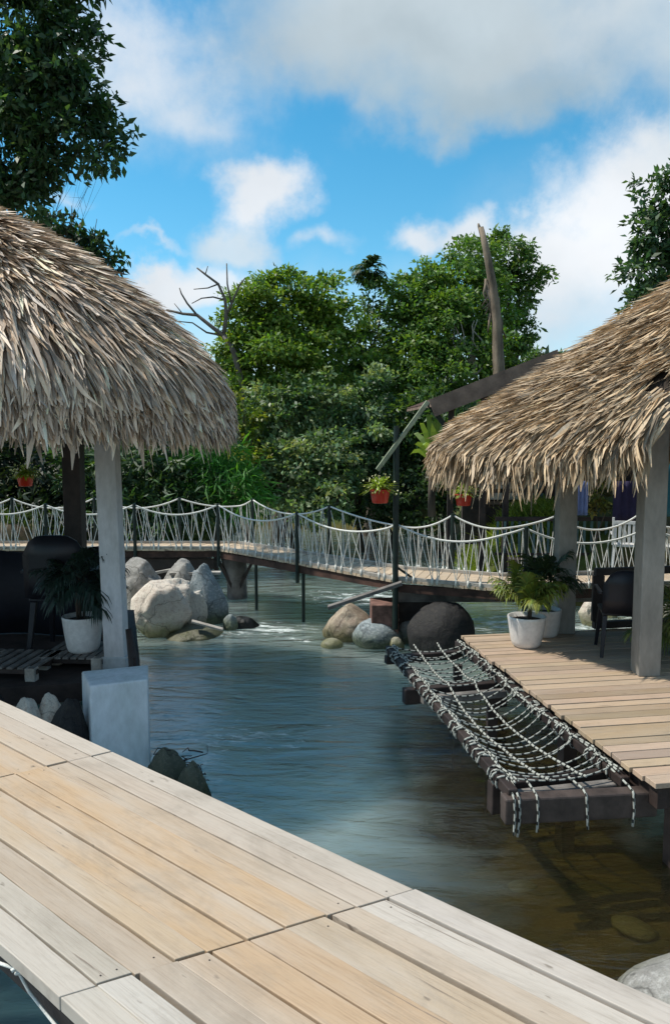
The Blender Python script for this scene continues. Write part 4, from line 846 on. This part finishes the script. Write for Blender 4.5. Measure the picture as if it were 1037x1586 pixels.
def gz(x, y): return float(height(np.array(x), np.array(y)))
def bs_(px, Y): x = (px-CX)/FPX*Y; return (x, Y, gz(x, Y))
GT = 'trees on the far bank'
tree('broadleaf_tree', 'tall sunlit yellow-green tree left of the palm-topped trunk', 'tree', [(440, 478, 70, 54, 24), (388, 500, 46, 60, 23.6), (500, 490, 46, 48, 24.4), (420, 560, 78, 62, 23.4), (480, 560, 62, 56, 24), (372, 600, 34, 48, 23), (512, 500, 26, 30, 24.6)], bs_(430, 24), 3.6, .16, (.115, .215, .038), 101, .50, 85, group=GT)
tree('broadleaf_tree', 'broad dark green tree in front of the broken dead trunk', 'tree', [(660, 462, 52, 52, 26), (710, 425, 52, 45, 26.4), (690, 500, 75, 58, 25.6), (630, 520, 46, 58, 25.2), (752, 490, 48, 56, 26), (700, 570, 80, 56, 25), (640, 600, 56, 56, 24.5)], bs_(690, 26), 3.5, .16, (.085, .18, .04), 102, .50, 85, group=GT)
tree('broadleaf_tree', 'feathery crowned tree behind the top of the broken dead trunk', 'tree', [(778, 392, 44, 30, 28), (806, 425, 26, 30, 28), (740, 405, 36, 30, 28), (790, 460, 38, 42, 28.2), (806, 520, 28, 26, 27.6), (780, 555, 40, 40, 27.5), (838, 560, 40, 18, 30)], bs_(785, 28), 2.8, .17, (.075, .155, .045), 103, .5, 75, fill=.25, group=GT)
# vine-clad trunk with a palm-like head
rt = tree('vine_clad_tree', 'slender vine-clad trunk with a small palm-like head between two tall trees', 'tree', [(570, 468, 13, 34, 25.5), (566, 520, 32, 50, 25.4), (575, 590, 44, 50, 25), (548, 560, 28, 44, 24.8)], bs_(568, 25.5), 4.5, .15, (.075, .165, .045), 104, .40, 65, group=GT)
fm = MB(); r = random.Random(12); tp_ = ond(571, 420, 25.3); st = MB()
for i in range(16): frond(fm, tuple(tp_), i*2.4, r.uniform(-.1, 1.3), r.uniform(.45, .62), 1.6, 9, .26, .07, (.04, .09, .03), r)
fm.build('palm_head', M['leafdull'], rt)
GS = 'shrubs on the far bank'
shr = [('glossy leaved tall shrub with pale leaf tips below the sunlit tree', [(450, 640, 62, 60, 22), (400, 680, 45, 55, 21.6), (500, 640, 44, 50, 22.2)], (430, 22), (.075, .155, .055), (.34, .44, .25), 111),
 ('glossy shrub behind the middle of the rope railing', [(440, 735, 60, 52, 20.5), (500, 720, 52, 56, 20.8), (395, 745, 34, 46, 20.3), (480, 780, 60, 34, 20)], (450, 20.5), (.085, .16, .06), (.36, .46, .28), 112),
 ('pale tipped shrub left of the tall green post', [(560, 640, 54, 62, 22.5), (540, 700, 52, 56, 21.8), (600, 690, 48, 60, 22.6)], (560, 22), (.055, .125, .055), (.25, .36, .2), 113),
 ('dark shrub behind the tall green post', [(620, 720, 66, 60, 23), (580, 770, 56, 44, 22), (660, 770, 52, 48, 21)], (610, 23), (.035, .075, .03), None, 114),
 ('low dark shrub under the roof corner of the timber house', [(680, 640, 50, 46, 22), (720, 690, 60, 60, 20.5), (650, 670, 38, 40, 22)], (680, 22), (.05, .11, .035), None, 115),
 ('yellow-green vine-covered bush beside the shaggy grey eave', [(376, 690, 26, 34, 20), (384, 650, 22, 34, 20.4), (352, 640, 30, 40, 21)], (376, 20), (.09, .15, .02), (.32, .36, .05), 116)]
for lb, bl_, (px, Y), t, t2, sd_ in shr: tree('shrub', lb, 'shrub', bl_, bs_(px, Y), 4.0, .15, t, sd_, .40, 72, .08, group=GS, tint2=t2, mk='leaf')
# left side
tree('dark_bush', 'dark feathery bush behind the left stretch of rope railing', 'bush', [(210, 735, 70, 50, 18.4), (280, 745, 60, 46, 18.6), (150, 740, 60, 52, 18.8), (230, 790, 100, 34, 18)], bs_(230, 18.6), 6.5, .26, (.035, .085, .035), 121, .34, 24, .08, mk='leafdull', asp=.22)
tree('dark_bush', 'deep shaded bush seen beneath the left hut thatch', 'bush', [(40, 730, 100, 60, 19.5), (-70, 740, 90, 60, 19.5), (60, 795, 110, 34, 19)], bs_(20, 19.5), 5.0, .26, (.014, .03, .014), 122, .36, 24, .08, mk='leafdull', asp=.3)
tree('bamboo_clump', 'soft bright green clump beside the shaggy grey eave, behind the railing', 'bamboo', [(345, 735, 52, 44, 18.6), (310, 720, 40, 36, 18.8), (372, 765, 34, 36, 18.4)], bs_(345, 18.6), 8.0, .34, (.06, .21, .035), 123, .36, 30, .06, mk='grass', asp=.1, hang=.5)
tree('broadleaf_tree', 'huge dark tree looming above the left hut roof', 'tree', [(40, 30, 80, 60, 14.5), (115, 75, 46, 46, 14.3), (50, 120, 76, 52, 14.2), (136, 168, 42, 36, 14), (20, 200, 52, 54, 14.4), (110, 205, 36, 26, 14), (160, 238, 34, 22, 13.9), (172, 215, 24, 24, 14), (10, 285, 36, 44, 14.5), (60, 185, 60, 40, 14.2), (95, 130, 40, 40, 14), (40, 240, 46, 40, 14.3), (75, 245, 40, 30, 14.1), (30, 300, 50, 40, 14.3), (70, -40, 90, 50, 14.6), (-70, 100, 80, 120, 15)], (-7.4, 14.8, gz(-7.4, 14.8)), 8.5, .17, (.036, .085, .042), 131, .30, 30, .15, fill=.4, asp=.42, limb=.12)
tree('broadleaf_tree', 'small dark tree peeping over the slope of the left hut roof', 'tree', [(85, 352, 42, 18, 19), (135, 378, 32, 20, 19), (172, 408, 20, 17, 19), (110, 400, 60, 40, 19.3)], (-6.6, 19.2, gz(-6.6, 19.2)), 7, .17, (.024, .058, .03), 132, .28, 24, .16)
tree('broadleaf_tree', 'dark tree at the right picture edge above the golden thatch', 'tree', [(1040, 300, 46, 52, 17), (1022, 365, 46, 44, 17), (1000, 425, 36, 34, 16.8), (985, 468, 24, 26, 16.7), (1050, 440, 60, 60, 17.3), (1100, 330, 60, 110, 17.5)], (8.6, 17.6, gz(8.6, 17.6)), 8, .17, (.042, .098, .046), 133, .30, 30, .15, fill=.3, asp=.42)
# far wood closing the gaps
rs = np.random.default_rng(55); bl_ = [(x, 690+rs.uniform(-40, 20), 95, 95+rs.uniform(-10, 30), 33+rs.uniform(-1, 4)) for x in range(-400, 1500, 75)]+[(x, 770, 110, 60, 30.5) for x in range(-300, 1400, 90)]
p, o_, v = crown_pts(bl_, .9, rs, .8, 28, .2); cl = (np.array([.016, .034, .014])[None]*(1+1.0*v[:, None]))*rs.uniform(.6, 1.3, (len(p), 1))
o = leaves('distant_wood', p, o_, .55, .5, cl, 0, 'leafdull', None, rs, loc=(0, 33, 1)); tag(o, 'shaded distant wood closing the river valley behind the trees', 'woodland', kind='stuff')
# dead tree and snag
dt = MB(); Yd = 22.5
def br(pts, r0, r1): P_ = [ond(x, y, Yd) for x, y in pts]; n = len(P_); r0 *= (.68 if Yd == 22.5 else 1); dt.tube(P_, [r0+(r1-r0)*i/(n-1) for i in range(n)], 7)
br([(385, 790), (383, 700), (376, 600), (362, 545), (346, 520)], .15, .075); br([(346, 520), (330, 508), (305, 488), (283, 486), (258, 480)], .10, .03); br([(346, 520), (350, 490), (349, 465), (338, 440), (318, 425), (305, 415)], .09, .022)
br([(350, 490), (362, 462), (372, 440), (380, 430)], .06, .015); br([(305, 488), (290, 470), (281, 455), (278, 446)], .05, .015); br([(338, 440), (322, 446), (300, 448)], .035, .012); br([(358, 470), (352, 440), (351, 408)], .045, .016); br([(349, 465), (330, 460), (312, 462), (297, 470)], .04, .012); br([(318, 425), (322, 412)], .025, .01); br([(283, 486), (270, 470)], .025, .01); br([(346, 520), (320, 515), (298, 500), (268, 497)], .05, .012)
tag(dt.build('dead_tree', M['greybark'], smooth=True), 'bare grey dead tree with forking branches beside the sunlit tree', 'tree')
Yd = 23.2; dt = MB(); br([(780, 760), (775, 640), (771, 560), (769, 500), (762, 440), (752, 385), (744, 352)], .22, .08); br([(748, 375), (741, 350), (740, 346)], .06, .025); br([(754, 395), (748, 360)], .07, .04)
r = random.Random(31)
for k in range(26):
    y = r.uniform(430, 590); x = np.interp(y, [385, 500, 600], [752, 769, 773])+r.uniform(-9, 9); br([(x, y), (x+r.uniform(-6, 6), y+18), (x+r.uniform(-8, 8), y+r.uniform(26, 44))], .045, .02)
tag(dt.build('dead_snag', M['palebark'], smooth=True), 'tall broken pale dead trunk standing above the house roof', 'tree trunk')
Yd = 24.4; dt = MB(); r = random.Random(9)
for k in range(18):
    x, y = r.uniform(690, 745), r.uniform(560, 620); q = [(x, y)]
    for j in range(4): q.append((q[-1][0]+r.uniform(-14, 16), q[-1][1]-r.uniform(8, 24)))
    br(q, .04, .012)
br([(715, 760), (716, 660), (712, 600), (708, 540)], .09, .05)
tag(dt.build('dead_tree', M['palewood'], smooth=True), 'pale twiggy dead tree just above the left end of the house roof', 'tree')
# banana plant
bp = thing('banana_plant', ond(668, 790, 16.2), 'light green banana plant under the house roof corner, left of the golden thatch', 'plant'); mb = MB(); r = random.Random(77); b0_ = ond(668, 715, 16.2)
MB().tube([ond(668, 800, 16.2), b0_], [.09, .06], 9).build('stem', M['bark'], bp, smooth=True)
for (ex, ey) in ((640, 672), (650, 655), (672, 652), (690, 668), (634, 705), (700, 700), (655, 690), (684, 640), (662, 640), (640, 690), (703, 680), (678, 680)):
    e_ = ond(ex, ey, 16.2+r.uniform(-.5, .5)); d = e_-b0_; s = unit(np.cross(d, [0, 1, .3]))*.055; md = b0_+d*.55+np.array([0, 0, .16]); k = r.uniform(.8, 1.4); c = (.16*k, .24*k, .05*k)
    mb.add([b0_-s*.2, b0_+s*.2, md+s, md-s, b0_+d*.85+s*.8+np.array([0, 0, .1]), b0_+d*.85-s*.8+np.array([0, 0, .1]), e_], [(0, 1, 2, 3), (3, 2, 4, 5), (5, 4, 6)], c)
mb.build('leaf', M['leafdull'], bp)
# yellowing hanging plant behind the right hut
tree('shrub', 'yellowish drooping shrub between the cloths behind the right hut', 'shrub', [(930, 765, 24, 26, 14.8), (915, 780, 16, 24, 14.8)], (5.1, 14.9, .8), 9, .13, (.10, .10, .02), 141, .2, 20, .04, tint2=(.3, .26, .06))
# grass and ground cover
def grass(name, label, n, fx, hgt, tint, seed):
    rs = np.random.default_rng(seed); P = np.array([fx(rs) for _ in range(n)]); z = height(P[:, 0], P[:, 1]); c = np.c_[P, z-.02]; d = unit(np.c_[rs.normal(0, .4, (n, 2)), np.ones(n)]); L = hgt*rs.uniform(.5, 1.4, (n, 1)); s = unit(np.c_[rs.normal(0, 1, (n, 2)), np.zeros(n)])*.018
    b2 = np.c_[rs.normal(0, .35, (n, 2)), np.zeros(n)]*L; V = np.stack([c-s, c+s, c+d*L*.6+s*.8+b2*.3, c+d*L*.6-s*.8+b2*.3, c+d*L+b2+s*.15, c+d*L+b2-s*.15], 1); b = np.arange(n)*6
    F = np.concatenate([np.stack([b, b+1, b+2, b+3], -1), np.stack([b+3, b+2, b+4, b+5], -1)]); C = np.repeat(np.array(tint)[None]*rs.uniform(.6, 1.4, (n, 1)), 6, 0)
    o = npmesh(name, V.reshape(-1, 3), F, C, M['grass'], None, (float(P[:, 0].mean()), float(P[:, 1].mean()), 0.)); tag(o, label, 'grass', kind='stuff')
grass('grass', 'bright green grass on the slope behind the bridge', 16000, lambda r: (r.uniform(2.0, 4.6), r.uniform(14.6, 21)), .28, (.16, .22, .03), 1)
grass('grass', 'darker grass along the left far bank', 12000, lambda r: (r.uniform(-9, -3), r.uniform(17.2, 24)), .3, (.05, .09, .02), 2)
